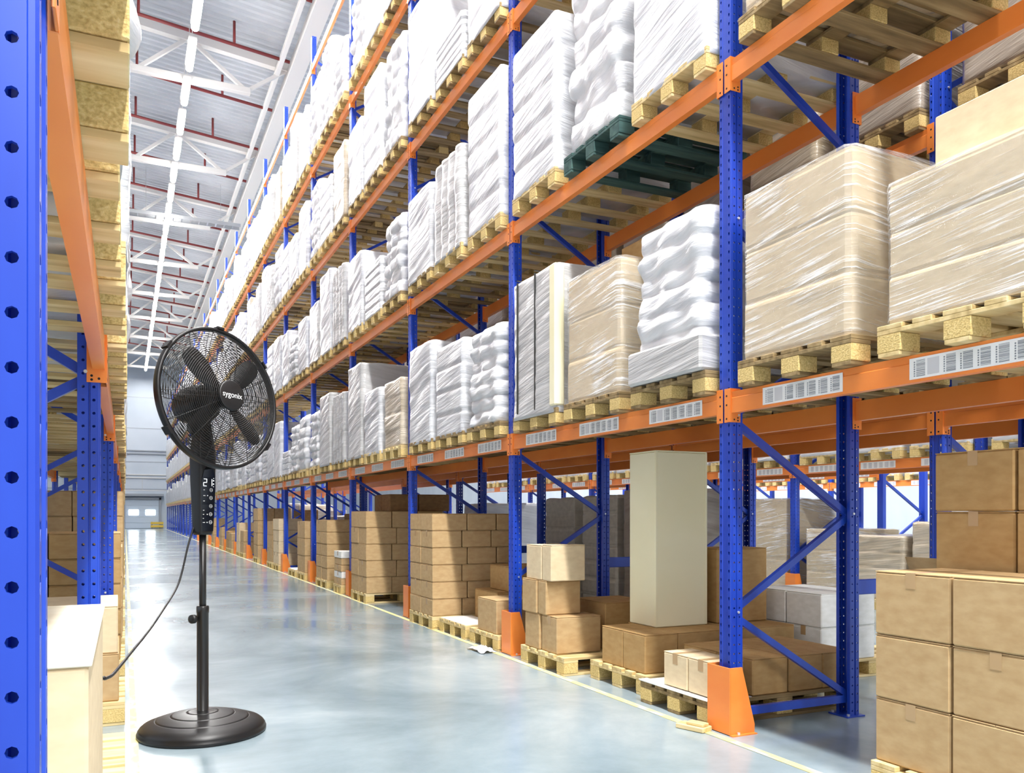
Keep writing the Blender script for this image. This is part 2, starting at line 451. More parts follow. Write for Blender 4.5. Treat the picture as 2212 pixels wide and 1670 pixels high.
# ------------------------------------------------------------------ racking
HP = 9.65
def strip(mb, org, du, dn, w, z0, pitch, cnt, shape):
    """one column of punched cells: org corner, du across, dn inward"""
    org = Vector(org); du = Vector(du); dn = Vector(dn)
    if shape == 'round': hole = [(0.5 + 0.21 * math.cos(PI / 4 * i), 0.5 + 0.21 * math.sin(PI / 4 * i)) for i in range(8)]
    else: hole = [(0.72, 0.56), (0.68, 0.74), (0.5, 0.8), (0.32, 0.74), (0.28, 0.56), (0.4, 0.3), (0.5, 0.22), (0.6, 0.3)]
    out = [(1, 0.5), (1, 1), (0.5, 1), (0, 1), (0, 0.5), (0, 0), (0.5, 0), (1, 0)]
    hw = 0.024
    for c in range(cnt):
        zz = z0 + c * pitch; vs = []
        for a, b in out: vs.append(org + du * (a * w) + Vector((0, 0, zz + b * pitch)))
        for a, b in hole:
            vs.append(org + du * (w / 2 + (a - 0.5) * hw * 1.15) + Vector((0, 0, zz + pitch / 2 + (b - 0.5) * hw * (1.15 if shape == 'round' else 1.5))))
        for i in range(8): vs.append(vs[8 + i] + dn * 0.006)
        fs = []
        for i in range(8):
            j = (i + 1) % 8
            fs.append((i, j, 8 + j, 8 + i)); fs.append((8 + i, 8 + j, 16 + j, 16 + i))
        mb.add(vs, fs)
def post_mesh(detail, h=HP, pitch=0.05):
    mb = MB(); hw = 0.053; cnt = int(h / pitch)
    if detail:
        # aisle face: slot column, plain web, slot column
        strip(mb, (0, -hw + 0.009, 0), (0, 1, 0), (1, 0, 0), 0.021, 0, pitch, cnt, 'key')
        strip(mb, (0, hw - 0.03, 0), (0, 1, 0), (1, 0, 0), 0.021, 0, pitch, cnt, 'key')
        mb.add([(0, -hw + 0.03, 0), (0.003, -hw + 0.034, 0), (0.003, hw - 0.034, 0), (0, hw - 0.03, 0),
                (0, -hw + 0.03, cnt * pitch), (0.003, -hw + 0.034, cnt * pitch), (0.003, hw - 0.034, cnt * pitch), (0, hw - 0.03, cnt * pitch)],
               [(0, 1, 5, 4), (1, 2, 6, 5), (2, 3, 7, 6)])
        for s in (-1, 1):
            H = cnt * pitch; hf = hw - 0.009
            mb.add([(0, s * hf, 0), (0.003, s * (hw - 0.004), 0), (0.0085, s * (hw - 0.003), 0), (0.0095, s * hw, 0), (0, s * hf, H), (0.003, s * (hw - 0.004), H), (0.0085, s * (hw - 0.003), H), (0.0095, s * hw, H)],
                   [(0, 1, 5, 4), (1, 2, 6, 5), (2, 3, 7, 6)])
            strip(mb, (0.0095, s * hw, 0), (1, 0, 0), (0, -s, 0), 0.0235, 0, pitch, cnt, 'round')
            y2 = s * (hw - 0.007)
            mb.add([(0.033, s * hw, 0), (0.035, y2, 0), (0.039, y2, 0), (0.041, s * (hw - 0.002), 0), (0.033, s * hw, H), (0.035, y2, H), (0.039, y2, H), (0.041, s * (hw - 0.002), H)],
                   [(0, 1, 5, 4), (1, 2, 6, 5), (2, 3, 7, 6)])
            strip(mb, (0.041, s * (hw - 0.002), 0), (1, 0, 0), (0, -s, 0), 0.034, 0, pitch, cnt, 'round')
            mb.box(0.074, 0.078, min(s * hw, s * 0.03), max(s * (hw - 0.002), s * 0.03), 0, H)
    else:
        mb.box(0, 0.07, -hw, hw, 0, h, 0, 0.004)
    return mb.mesh('post', BLUE)
POST_D = post_mesh(True); POST_S = post_mesh(False)
# near left upright seen very close: thicker section, larger round holes
FD = 0.96                      # frame depth
m = MB(); m.box(-0.02, 0.12, -0.075, 0.075, 0, 0.008, 0, 0.001); m.tube([(0.1, -0.06, 0.008), (0.1, -0.06, 0.02)], 0.009, 6, 1); m.tube([(0.1, 0.06, 0.008), (0.1, 0.06, 0.02)], 0.009, 6, 1)
FOOT = m.mesh('foot_plate', [BLUE, ZINC])
zz = [0.12 + 0.54 * i for i in range(18)]
BR = {}
def brace_mesh(i):
    if i not in BR:
        mb = MB(); za, zb = zz[i], zz[i + 1]
        xa, xb = (FD - 0.05, 0.05) if i % 2 == 0 else (0.05, FD - 0.05)
        mb.bar((xa, 0, za), (xb, 0, zb - 0.02), 0.03, 0.036, 0)
        mb.tube([(xb, -0.058, zb), (xb, 0.058, zb)], 0.007, 8, 1)
        BR[i] = mb.mesh('brace', [BLUE, ZINC])
    return BR[i]
m = MB(); m.bar((0.05, 0, 0.1), (FD - 0.05, 0, 0.1), 0.03, 0.045); STRUT = m.mesh('strut', BLUE)
m = MB()
for i in range(17):
    xa, xb = (FD - 0.05, 0.05) if i % 2 == 0 else (0.05, FD - 0.05)
    m.bar((xa, 0, zz[i]), (xb, 0, zz[i + 1] - 0.02), 0.03, 0.036)
BRALL = m.mesh('brace', BLUE)
def frame(x, y, rz, label, group, lod):
    t = thing('upright_frame', label, 'rack frame', (x, y, 0), rz, group)
    pm = POST_D if lod < 2 else POST_S
    ob('post', pm, t, (0, 0, 0.008)); ob('post', pm, t, (FD, 0, 0.008), PI)
    ob('foot_plate', FOOT, t); ob('foot_plate', FOOT, t, (FD, 0, 0), PI)
    ob('strut', STRUT, t)
    if lod == 0:
        for i in range(17): ob('brace', brace_mesh(i), t)
    else: ob('brace', BRALL, t)
    return t
for k in range(0, 25):
    frame(XR, YR(k), 0, f'blue perforated upright frame, {ordw(k + 1)} from the front in the right rack', 'right rack frames', 0 if k < 5 else (1 if k < 7 else 2))
for k, y in enumerate(YL):
    frame(XL if k != 1 else -0.086, y, PI, f'blue perforated upright frame, {ordw(k + 1)} from the front in the left rack', 'left rack frames', 0 if k < 3 else (1 if k < 6 else 2))
X2 = 4.68
for k in range(0, 10):
    frame(X2, YR(k), 0, f'blue upright frame, {ordw(k + 1)} along the rack back to back with the right rack', 'second row rack frames', 0 if k < 3 else (1 if k < 6 else 2))
X3 = 8.5
Y3 = [3.33 + B * j for j in range(0, 7)]
for k, y in enumerate(Y3):
    frame(X3, y, 0, f'blue upright frame, {ordw(k + 1)} along the rack across the next aisle', 'next aisle rack frames', 1)
X4 = 10.2
for k in range(2, 6):
    frame(X4, Y3[k], 0, f'blue upright frame, {ordw(k - 1)} along the rack behind the next aisle rack', 'fourth row rack frames', 2)
X5 = 14.0
for k in range(5):
    frame(X5, 8.0 + B * k, 0, f'blue upright frame, {ordw(k + 1)} along the farthest rack row', 'farthest rack frames', 2)
for k in range(0, 6):
    m = MB(); m.box(XR + FD + 0.002, X2 - 0.002, YR(k) - 0.02, YR(k) + 0.02, -0.045, 0.045, 0, 0.004)
    tag(ob('row_spacer', m.mesh('row_spacer', BLUE), None, (0, 0, 0.76)), f'blue bar tying the two back to back racks at the {ordw(k + 1)} frame', 'rack spacer', 'row spacers')
# column guards
m = MB()
m.box(0, 0.006, -0.095, 0.095, 0.004, 0.366, 0, 0.001)
for s in (-1, 1):
    y0, y1 = (s * 0.095, s * 0.089)
    m.prism([(0.0062, 0.004), (0.17, 0.004), (0.172, 0.05), (0.085, 0.366), (0.0062, 0.366)], min(y0, y1), max(y0, y1))
m.box(0.0, 0.17, -0.12, -0.0955, 0.0, 0.006); m.box(0, 0.17, 0.0955, 0.12, 0, 0.006)
GUARDP = m.mesh('guard_plate', ORANGE)
m = MB(); m.tube([(0.05, -0.108, 0.006), (0.05, -0.108, 0.018)], 0.009, 6); GBOLT = m.mesh('bolt', ZINC)
def guard(x, y, label, group):
    t = thing('post_guard', label, 'post guard', (x, y, 0), 0, group)
    ob('guard_plate', GUARDP, t); ob('bolt', GBOLT, t); ob('bolt', GBOLT, t, (0, 0.216, 0))
for k in range(0, 14):
    guard(XR - 0.045, YR(k), f'orange steel post guard, {ordw(k + 1)} from the front along the right rack', 'right rack post guards')
for k in range(1, 5):
    guard(X3 - 0.045, Y3[k], f'orange post guard, {ordw(k)} along the rack across the next aisle', 'next aisle post guards')
guard(X5 - 0.045, 8.0 + B, 'small orange post guard at the farthest rack row', None)

# beams -----------------------------------------------------------
LV = [1.865, 3.675, 5.485, 7.315, 9.15]
BL = B - 0.106
BH = 0.115
m = MB(); m.prism([(0, 0), (0.042, 0), (0.042, -BH), (0, -BH), (0, -0.035), (0.004, -0.031)][::-1], 0.0045, BL - 0.0045); BAR = m.mesh('beam_bar', ORANGE)
m = MB()
m.box(-0.008, -0.004, -0.046, 0.0, -0.165, 0.02, 0, 0.001)
m.box(-0.008, 0.062, 0.0004, 0.0042, -0.165, 0.02)
for z in (-0.02, -0.07, -0.145): m.tube([(-0.0087, -0.026, z), (-0.0075, -0.026, z)], 0.006, 8, 1)
for x, z in ((0.02, -0.15), (0.045, -0.14), (0.045, -0.155)): m.tube([(x, 0.0035, z), (x, 0.0049, z)], 0.005, 8, 1)
CONN = m.mesh('beam_connector', [ORANGE, DARKHOLE])
m = MB(); m.v = [(p.co.x, -p.co.y, p.co.z) for p in CONN.vertices]; m.f = [list(p.vertices)[::-1] for p in CONN.polygons]; m.m = [p.material_index for p in CONN.polygons]
CONN2 = m.mesh('beam_connector', [ORANGE, DARKHOLE])
def barcode():
    mb = MB(); W, H = 0.53, 0.088
    mb.box(0, 0.0012, -W / 2, W / 2, -H / 2, H / 2, 0)
    r = random.Random(3); n = 6
    y = -W / 2 + 0.018
    for c in range(n + 1):
        if c == n - 1 + 0:
            mb.box(-0.0008, 0, y, y + 0.055, -0.034, 0.034, 2); y += 0.066; continue
        w = 0.042; z = -0.035
        while z < 0.034:
            h = r.choice((0.0012, 0.0018, 0.003)); 
            mb.box(-0.0008, 0, y, y + w, z, min(z + h, 0.035), 1); z += h + r.choice((0.0012, 0.002, 0.0032))
        z = -0.034
        while z < 0.03:
            mb.box(-0.0008, 0, y + w + 0.006, y + w + 0.012, z, z + 0.006, 1); z += 0.0095
        y += 0.074
    return mb.mesh('barcode_label', [PAPER, INK, INKPALE])
BARC = barcode()
m = MB(); m.box(0, 0.0012, -0.265, 0.265, -0.044, 0.044, 0)
for c in range(6): m.box(-0.0008, 0, -0.24 + c * 0.082, -0.19 + c * 0.082, -0.034, 0.034, 1)
BARC_FAR = m.mesh('barcode_label', [PAPER, INKPALE])
SLOTS = (0.46, 1.35, 2.24)
def beam(x, y, z, facing, label, group, codes=0, L=BL):
    """facing +1: aisle side towards -x. y = lower end of the span"""
    if facing > 0: t = thing('pallet_beam', label, 'rack beam', (x, y, z), 0, group)
    else: t = thing('pallet_beam', label, 'rack beam', (x, y + L, z), PI, group)
    o = ob('beam_bar', BAR, t)
    if abs(L - BL) > 1e-4: o.scale = (1, L / BL, 1)
    ob('beam_connector', CONN, t); ob('beam_connector', CONN2, t, (0, L, 0))
    if codes:
        for s in SLOTS: ob('barcode_label', BARC if codes == 1 else BARC_FAR, t, (-0.0017, s - 0.053, -0.058))
    return t
LW = ['first', 'second', 'third', 'fourth', 'fifth']
NBAY = 15
far_beams = MB()
for k in range(-1, 24):
    for l, z in enumerate(LV):
        y = YR(k) + 0.053
        if k <= NBAY:
            beam(XR - 0.002, y, z, 1, f'orange aisle-side beam, {LW[l]} shelf up, {ordw(k + 2)} bay of the right rack', 'right rack aisle beams', (1 if k < 5 else 2) if l == 0 else 0)
        else: far_beams.box(XR, XR + 0.042, y + 0.002, y + BL - 0.002, z - BH, z)
        if k <= 4 and l <= 3:
            beam(XR + FD + 0.002, y, z, -1, f'orange rear beam, {LW[l]} shelf up, {ordw(k + 2)} bay of the right rack', 'right rack rear beams')
for k in range(0, 25):
    L = YL[k + 1] - YL[k] - 0.106
    y = YL[k] + 0.053
    for l, z in enumerate(LV):
        xl = -0.07
        if (l == 0 and k < 14) or (l < 4 and k < 6):
            beam(xl, y, z, -1, f'orange aisle-side beam, {LW[l]} shelf up, {ordw(k + 1)} bay of the left rack', 'left rack aisle beams', 0, L)
        else: far_beams.box(xl - 0.042, xl, y + 0.002, y + L - 0.002, z - BH, z)
    if k < 5: beam(XL - FD - 0.002, y, LV[0], 1, f'orange rear beam, first shelf up, {ordw(k + 1)} bay of the left rack', 'left rack rear beams', 0, L)
for k in range(-1, 9):
    for l in range(3):
        if k > 5 and l: continue
        y = YR(k) + 0.053
        beam(X2 - 0.002, y, LV[l], 1, f'orange front beam, {LW[l]} shelf, {ordw(k + 2)} bay of the second rack row', 'second row front beams')
        beam(X2 + FD + 0.002, y, LV[l], -1, f'orange back beam, {LW[l]} shelf, {ordw(k + 2)} bay of the second rack row', 'second row back beams')
for k in range(len(Y3) - 1):
    for l in range(2):
        beam(X3 - 0.002, Y3[k] + 0.053, LV[l], 1, f'orange front beam, {LW[l]} shelf, {ordw(k + 1)} bay of the rack across the next aisle', 'next aisle front beams', 2 if l == 0 else 0)
    beam(X3 + FD + 0.002, Y3[k] + 0.053, LV[0], -1, f'orange back beam, {ordw(k + 1)} bay of the rack across the next aisle', 'next aisle back beams')
for k in range(2, 5):
    beam(X4 - 0.002, Y3[k] + 0.053, LV[0], 1, f'orange beam, {ordw(k - 1)} bay of the rack behind the next aisle rack', 'fourth row beams', 2)
for k in range(4):
    beam(X5 - 0.002, 8.0 + B * k + 0.053, LV[0], 1, f'orange beam, {ordw(k + 1)} bay of the farthest rack row', 'farthest row beams', 2)
tag(ob('rack_beams', far_beams.mesh('rack_beams', ORANGE)), 'distant orange rack beams towards the far wall on both sides', 'rack beams', None, 'stuff')
# ------------------------------------------------------------------ pallets
PW, PD, PHT = 0.76, 1.06, 0.135
def deck_mb(mb, w=PW, d=PD):
    n = 5; bw = [0.125, 0.09, 0.125, 0.09, 0.125]
    gap = (w - sum(bw)) / 4; y = -w / 2
    for b in bw:
        mb.box(0, d, y, y + b, 0.115, 0.135, 0, 0.002); y += b + gap
    for x in (0.0, d / 2 - 0.06, d - 0.12): mb.box(x, x + 0.12, -w / 2, w / 2, 0.0955, 0.1145, 0, 0.002)
def blk(mb, mi=0): mb.box(0, 0.12, -0.06, 0.06, 0.0185, 0.095, mi, 0.003)
def skid(mb, y=0, d=PD): mb.box(0, d, y - 0.055, y + 0.055, 0, 0.018, 0, 0.002)
PAL = {}
def pallet_meshes(w, d, wood, chip):
    key = (round(w, 3), round(d, 3), wood.name)
    if key not in PAL:
        a = MB(); deck_mb(a, w, d); b = MB(); blk(b); c = MB(); skid(c, 0, d)
        f = MB(); deck_mb(f, w, d)
        for x in (0.0, d / 2 - 0.06, d - 0.12):
            for y in (-w / 2 + 0.06, 0, w / 2 - 0.06):
                f.box(x, x + 0.12, y - 0.06, y + 0.06, 0.0185, 0.095, 1, 0.003)
        for y in (-w / 2 + 0.06, 0, w / 2 - 0.06): skid(f, y, d)
        PAL[key] = (a.mesh('deck', wood), b.mesh('block', chip), c.mesh('bottom_board', wood), f.mesh('pallet', [wood, chip]))
    return PAL[key]
def pallet_detail(parent, w, d, wood, chip):
    a, b, c, f = pallet_meshes(w, d, wood, chip)
    ob('deck', a, parent)
    for y in (-w / 2 + 0.06, 0, w / 2 - 0.06):
        ob('bottom_board', c, parent, (0, y, 0))
        for x in (0.0, d / 2 - 0.06, d - 0.12): ob('block', b, parent, (x, y, 0))
def floor_pallet(x, y, label, rz=0.0, w=PW, d=PD, group=None, detail=True, wood=WOOD):
    if detail:
        t = thing('wooden_pallet', label, 'pallet', (x, y, 0.0), rz, group)
        pallet_detail(t, w, d, wood, CHIP)
    else:
        t = tag(ob('wooden_pallet', pallet_meshes(w, d, wood, CHIP)[3], None, (x, y, 0), rz), label, 'pallet', group)
    return t

# ------------------------------------------------------------------ wrapped goods
def goods(name, mat, kind, seed, w=0.76, d=1.0, h=1.0, nl=5, amp=0.012, bulge=0.0, r=0.035, off=0.0, taper=0.0, top=True, smooth=True, n=84, mz=40, groove=0.006):
    """a rounded block on a pallet: front face at x=0, centred in y, base z=0; the outline follows the goods inside"""
    R = random.Random(seed); sx = R.uniform(-50, 50)
    pts = []
    def perim(u):
        L = [d - 2 * r, w - 2 * r]; tot = 2 * (L[0] + L[1]) + 2 * PI * r
        s = u * tot; segs = [(L[1], 0), (PI * r / 2, 1), (L[0], 2), (PI * r / 2, 3), (L[1], 4), (PI * r / 2, 5), (L[0], 6), (PI * r / 2, 7)]
        for ln, c in segs:
            if s <= ln or c == 7:
                a = s / ln
                if c == 0: return (0, w / 2 - r - s, -1, 0)
                if c == 2: return (r + s, -w / 2, 0, -1)
                if c == 4: return (d, -w / 2 + r + s, 1, 0)
                if c == 6: return (d - r - s, w / 2, 0, 1)
                cx, cy, a0 = {1: (r, -w / 2 + r, PI), 3: (d - r, -w / 2 + r, 1.5 * PI), 5: (d - r, w / 2 - r, 0), 7: (r, w / 2 - r, PI / 2)}[c]
                th = a0 + a * PI / 2
                return (cx + r * math.cos(th), cy + r * math.sin(th), math.cos(th), math.sin(th))
            s -= ln
    P = [perim(i / n) for i in range(n)]
    lay = [R.uniform(-1, 1) for _ in range(nl + 2)]
    lay2 = [R.uniform(-1, 1) for _ in range(nl + 2)]
    vs = []; fs = []
    for j in range(mz + 1):
        tz = j / mz; z = h * tz
        lf = tz * nl; li = min(int(lf), nl - 1); fr = lf - li
        for (x, y, nx, ny) in P:
            s = (x + y) * 1.0
            o = off
            nz = noise.noise(Vector((x * 2.2 + sx, y * 2.2, z * 2.6)))
            st = noise.noise(Vector(((x - y) * 1.6 + sx, (x + y) * 0.5, (z + 0.28 * (y - x)) * 15)))
            o += amp * (nz * 1.0 + st * 0.55)
            if kind == 'sack':
                o += bulge * (max(0.0, math.sin(PI * fr)) ** 0.55 - 0.6) + 0.018 * lay[li] * ny + 0.02 * lay2[li] * nx
                o += 0.016 * noise.noise(Vector((x * 5 + sx, y * 5, li * 3.1 + fr)))
                if abs(nx) > 0.9 and ny == 0: o += 0.012 * math.cos(y / w * 2 * PI * 2)
            elif kind == 'carton':
                o += 0.005 * (lay[li] * (nx != 0) + lay2[li] * (ny != 0))
                if min(fr, 1 - fr) < 0.09: o -= groove
            elif kind == 'roll':
                o += 0.02 * abs(math.sin((x + y) * PI / 0.19)) - 0.012
            if taper: o -= taper * tz * tz
            px, py = x + nx * o, y + ny * o
            zo = z + (0.012 * noise.noise(Vector((x * 3, y * 3, sx))) * tz)
            vs.append((px, py, zo))
    for j in range(mz):
        for i in range(n):
            i2 = (i + 1) % n
            fs.append((j * n + i, (j + 1) * n + i, (j + 1) * n + i2, j * n + i2))
    base = mz * n
    rings = [(0.93, 0.012), (0.7, 0.018), (0.35, 0.02)]
    prev = base
    if kind == 'sack': rings = [(0.96, 0.03), (0.86, 0.055), (0.6, 0.07), (0.3, 0.075)]
    for q, dz in rings:
        st0 = len(vs)
        for i in range(n):
            x, y, z = vs[base + i]
            X = d / 2 + (x - d / 2) * q; Y = y * q
            vs.append((X, Y, h + dz * (0.6 if kind != 'sack' else 1) + 0.015 * noise.noise(Vector((X * 4 + sx, Y * 4, 5)))))
        for i in range(n):
            i2 = (i + 1) % n; fs.append((prev + i, st0 + i, st0 + i2, prev + i2))
        prev = st0
    fs.append(tuple(prev + i for i in range(n))[::-1])
    fs.append(tuple(range(n)))
    mb = MB(); mb.add(vs, fs)
    return mb.mesh(name, mat, smooth)
GM = {}
for s in range(3):
    GM['white', s] = goods('film_wrapped_goods', FILMW, 'box', 11 + s, amp=0.016)
    GM['grey', s] = goods('film_wrapped_goods', FILMG, 'box', 51 + s, amp=0.012)
    GM['sack', s] = goods('sack_pile', SACKM, 'sack', 21 + s, nl=5 + s, bulge=0.024, r=0.08, amp=0.026, mz=60)
    GM['carton', s] = goods('film_wrapped_goods', FILMW, 'carton', 31 + s, nl=4 + s, amp=0.006, groove=0.012)
    GM['roll', s] = goods('film_wrapped_goods', FILMG, 'roll', 41 + s, amp=0.012)
    GM['tan', s] = goods('film_wrapped_goods', FILMTAN, 'carton', 61 + s, nl=4, amp=0.01)
    GM['dim', s] = goods('film_wrapped_goods', FILMDARK, 'carton', 71 + s, nl=4, amp=0.008, groove=0.004)
    GM['kraft', s] = goods('carton_block', KRAFT4, 'carton', 81 + s, nl=3, amp=0.0015, r=0.014, mz=66, groove=0.003, smooth=False)
    GM['greycard', s] = goods('carton_block', GREYCARD, 'carton', 111 + s, nl=7, amp=0.002, r=0.014, mz=84, groove=0.006, smooth=False)
    GM['shell', s] = goods('stretch_film', CLEAR, 'box', 91 + s, nl=3, amp=0.008, off=0.012, r=0.03)
LOOK = {'white': 'smooth white film-wrapped load', 'grey': 'pale grey film-wrapped load', 'sack': 'lumpy white sack load', 'carton': 'white film-wrapped cartons',
        'roll': 'ribbed pale wrapped load', 'tan': 'tan film-wrapped cartons', 'dim': 'dull brown film-wrapped load', 'clear': 'brown cartons under clear film'}
POSW = ('near', 'middle', 'far')
def load(x, y, z, rz, kind, h, label, group, w=0.74, d=1.0, seed=0, detail=False, wood=WOOD, extra=None, label_goods=None):
    t = thing('wrapped_pallet_load', label, 'pallet load', (x, y, z), rz, group)
    pw = PW
    if detail:
        p = ob('pallet', None, t); pallet_detail(p, pw, PD, wood, CHIP if wood is not WOODGREEN else WOODGREEN)
    else: ob('pallet', pallet_meshes(pw, PD, wood, CHIP)[3], t)
    sc = (d, w / 0.76, h)
    loc = (0.012, 0, 0.139)
    k = kind
    if kind == 'clear':
        ob('carton_block', GM['kraft', seed % 3], t, (0.022, 0, 0.139), 0, (d * 0.97, w / 0.76 * 0.97, h * 0.985))
        ob('stretch_film', GM['shell', seed % 3], t, (0.018, 0, 0.137), 0, (d * 0.98, w / 0.76 * 0.98, h))
    else:
        nm = {'sack': 'sack_pile', 'greycard': 'carton_block'}.get(kind, 'film_wrapped_goods')
        if kind in ('white', 'carton', 'roll', 'grey'):      # the film skirt reaches down over the pallet deck
            loc = (-0.003, 0, 0.1); sc = (1.075, max(w, 0.765) / 0.76 * 1.005, h + 0.039)
        ob(nm, GM[k, seed % 3], t, loc, 0, sc)
    if extra: extra(t, 0.139 + h)
    return t
# near and middle right-hand loads as the photograph shows them: (bay, shelf, slot) -> kind, goods height
TBL = {(-1, 0, 2): ('clear', 0.86), (-1, 0, 1): ('clear', 0.6), (-1, 1, 2): ('clear', 1.2), (-1, 1, 1): ('clear', 1.2), (-1, 1, 0): None, (-1, 0, 0): None,
       (0, 0, 2): ('grey', 1.08), (0, 0, 1): ('clear', 0.9), (0, 0, 0): ('sack', 0.92),
       (0, 1, 2): ('carton', 1.18), (0, 1, 1): ('sack', 1.22), (0, 1, 0): ('white', 1.25),
       (1, 0, 2): ('white', 1.03), (1, 0, 1): ('carton', 0.9), (1, 0, 0): ('sack', 0.84),
       (1, 1, 2): ('white', 0.9), (1, 1, 1): ('roll', 0.95), (1, 1, 0): ('carton', 1.28),
       (1, 2, 2): ('white', 1.2), (1, 2, 1): ('carton', 0.42), (1, 2, 0): ('white', 1.2),
       (2, 0, 2): ('grey', 1.26), (2, 0, 1): ('white', 0.8), (2, 0, 0): ('tan', 0.8),
       (2, 1, 2): ('white', 0.98), (2, 1, 1): ('carton', 0.66), (2, 1, 0): ('sack', 0.92),
       (2, 2, 2): ('white', 1.0), (2, 2, 1): ('carton', 1.3), (2, 2, 0): ('sack', 1.25),
       (3, 0, 2): ('sack', 0.9), (3, 0, 1): ('grey', 1.1), (3, 0, 0): ('roll', 1.0),
       (3, 1, 2): ('grey', 0.95), (3, 1, 1): ('white', 1.25), (3, 1, 0): ('roll', 1.1),
       (4, 0, 2): ('carton', 0.45), (4, 0, 1): ('sack', 0.85), (4, 0, 0): ('sack', 0.95)}
kinds = ['white', 'white', 'carton', 'sack', 'roll', 'grey', 'carton', 'sack', 'white', 'tan']
def extra_top(t, z):
    m = MB(); m.box(0.13, 0.95, -0.3, 0.2, z + 0.016, z + 0.25, 0, 0.006); ob('top_carton', m.mesh('top_carton', KRAFT3), t)
def extra_straps(t, z):
    for y in (-0.05, 0.27):
        m = MB(); m.box(-0.014, -0.006, y - 0.009, y + 0.009, 0.15, z + 0.005); m.box(-0.014, 0.99, y - 0.009, y + 0.009, z + 0.022, z + 0.027)
        ob('black_strap', m.mesh('black_strap', BLACKSTRAP), t)
    m = MB(); m.box(-0.016, 0.07, -0.395, -0.3, 0.15, z, 0, 0.01); ob('corner_board', m.mesh('corner_board', CREAMCARD), t)
def extra_back(t, z):
    m = MB(); m.box(0.45, 0.98, -0.32, 0.3, z + 0.02, z + 0.28, 0, 0.006); ob('top_carton', m.mesh('top_carton', KRAFT2), t)
def extra_base(t, z):
    m = MB(); m.box(-0.03, 1.02, -0.372, 0.372, 0.138, 0.345, 0, 0.015); ob('wrapped_base_carton', m.mesh('wrapped_base_carton', FILMG), t)
far_loads = MB()
NL = 12
cnt = 0
for k in range(-1, 24):
    for l, z in enumerate(LV):
        for s in range(3):
            y = YR(k) + SLOTS[s]
            key = (k, l, s)
            if k == -1 and (l > 1 or s == 0): continue
            if k == 0 and l > 2 or l == 4: continue
            e = TBL.get(key, 0)
            if e is None: continue
            R = random.Random(k * 131 + l * 17 + s * 7 + 5)
            kd, h = e if e else (R.choice(kinds), R.uniform(0.75, 1.3))
            if k > NL:
                far_loads.box(2.93, 3.9, y - 0.36, y + 0.36, z + 0.13, z + 0.13 + h, 0, 0.03)
                far_loads.box(2.93, 3.9, y - 0.38, y + 0.38, z + 0.002, z + 0.125, 1)
                continue
            ex = {(-1, 0, 1): extra_top, (0, 0, 2): extra_straps, (0, 0, 1): extra_back, (0, 0, 0): extra_base}.get(key)
            load(2.93 + R.uniform(-0.012, 0.008), y, z + 0.002, 0, kd, h,
                 f'{LOOK[kd]}, {POSW[s]} spot, {LW[l]} shelf up, {ordw(k + 2)} bay of right rack', 'wrapped loads in the right rack',
                 w=0.655 if kd == 'sack' else R.uniform(0.7, 0.745), seed=R.randrange(3), detail=(k <= 1 and l <= 1), extra=ex,
                 wood=WOODGREEN if key == (0, 1, 1) else (WOODDARK if R.random() < 0.55 else WOOD))  # darker wood on many pallets puts underside shade into the colour
tag(ob('pallet_loads', far_loads.mesh('pallet_loads', [FILMW, WOOD])), 'distant white wrapped pallet loads at the far end of the right rack', 'pallet loads', None, 'stuff')
# left rack loads
fl = MB()
for k in range(0, 24):
    L = YL[k + 1] - YL[k]
    for l, z in enumerate(LV):
        for s in range(3):
            y = YL[k] + SLOTS[s] * L / B + 0.02
            R = random.Random(k * 57 + l * 13 + s * 3 + 900)
            kd = R.choice(['white', 'tan', 'white', 'carton', 'sack']); h = R.uniform(0.9, 1.35)
            if l >= 4: continue
            if k > 6 or (l > 2 and k > 4):
                fl.box(-1.0, R.uniform(-0.03, 0.0), y - 0.36, y + 0.36, z + 0.13, z + 0.13 + h, 0, 0.03)
                x1 = R.uniform(-0.02, 0.005)
                for b in (-0.32, 0, 0.32): fl.box(-1.0, x1, y + b - 0.06, y + b + 0.06, z + 0.002, z + 0.095, 1)
                fl.box(-1.0, x1, y - 0.38, y + 0.38, z + 0.0955, z + 0.129, 1)
                continue
            load(R.uniform(-0.012, 0.012), y, z + 0.002, PI, kd, h, f'{LOOK[kd]}, {POSW[s]} spot, {LW[l]} shelf up, {ordw(k + 1)} bay of left rack', 'wrapped loads in the left rack',
                 w=0.655 if kd == 'sack' else 0.72, seed=R.randrange(3), detail=(k == 0 and l == 0), wood=WOOD if R.random() < 0.7 else WOODDARK)
tag(ob('pallet_loads', fl.mesh('pallet_loads', [FILMW, WOOD])), 'distant wooden pallets and loads at the far end of the left rack', 'pallet loads', None, 'stuff')
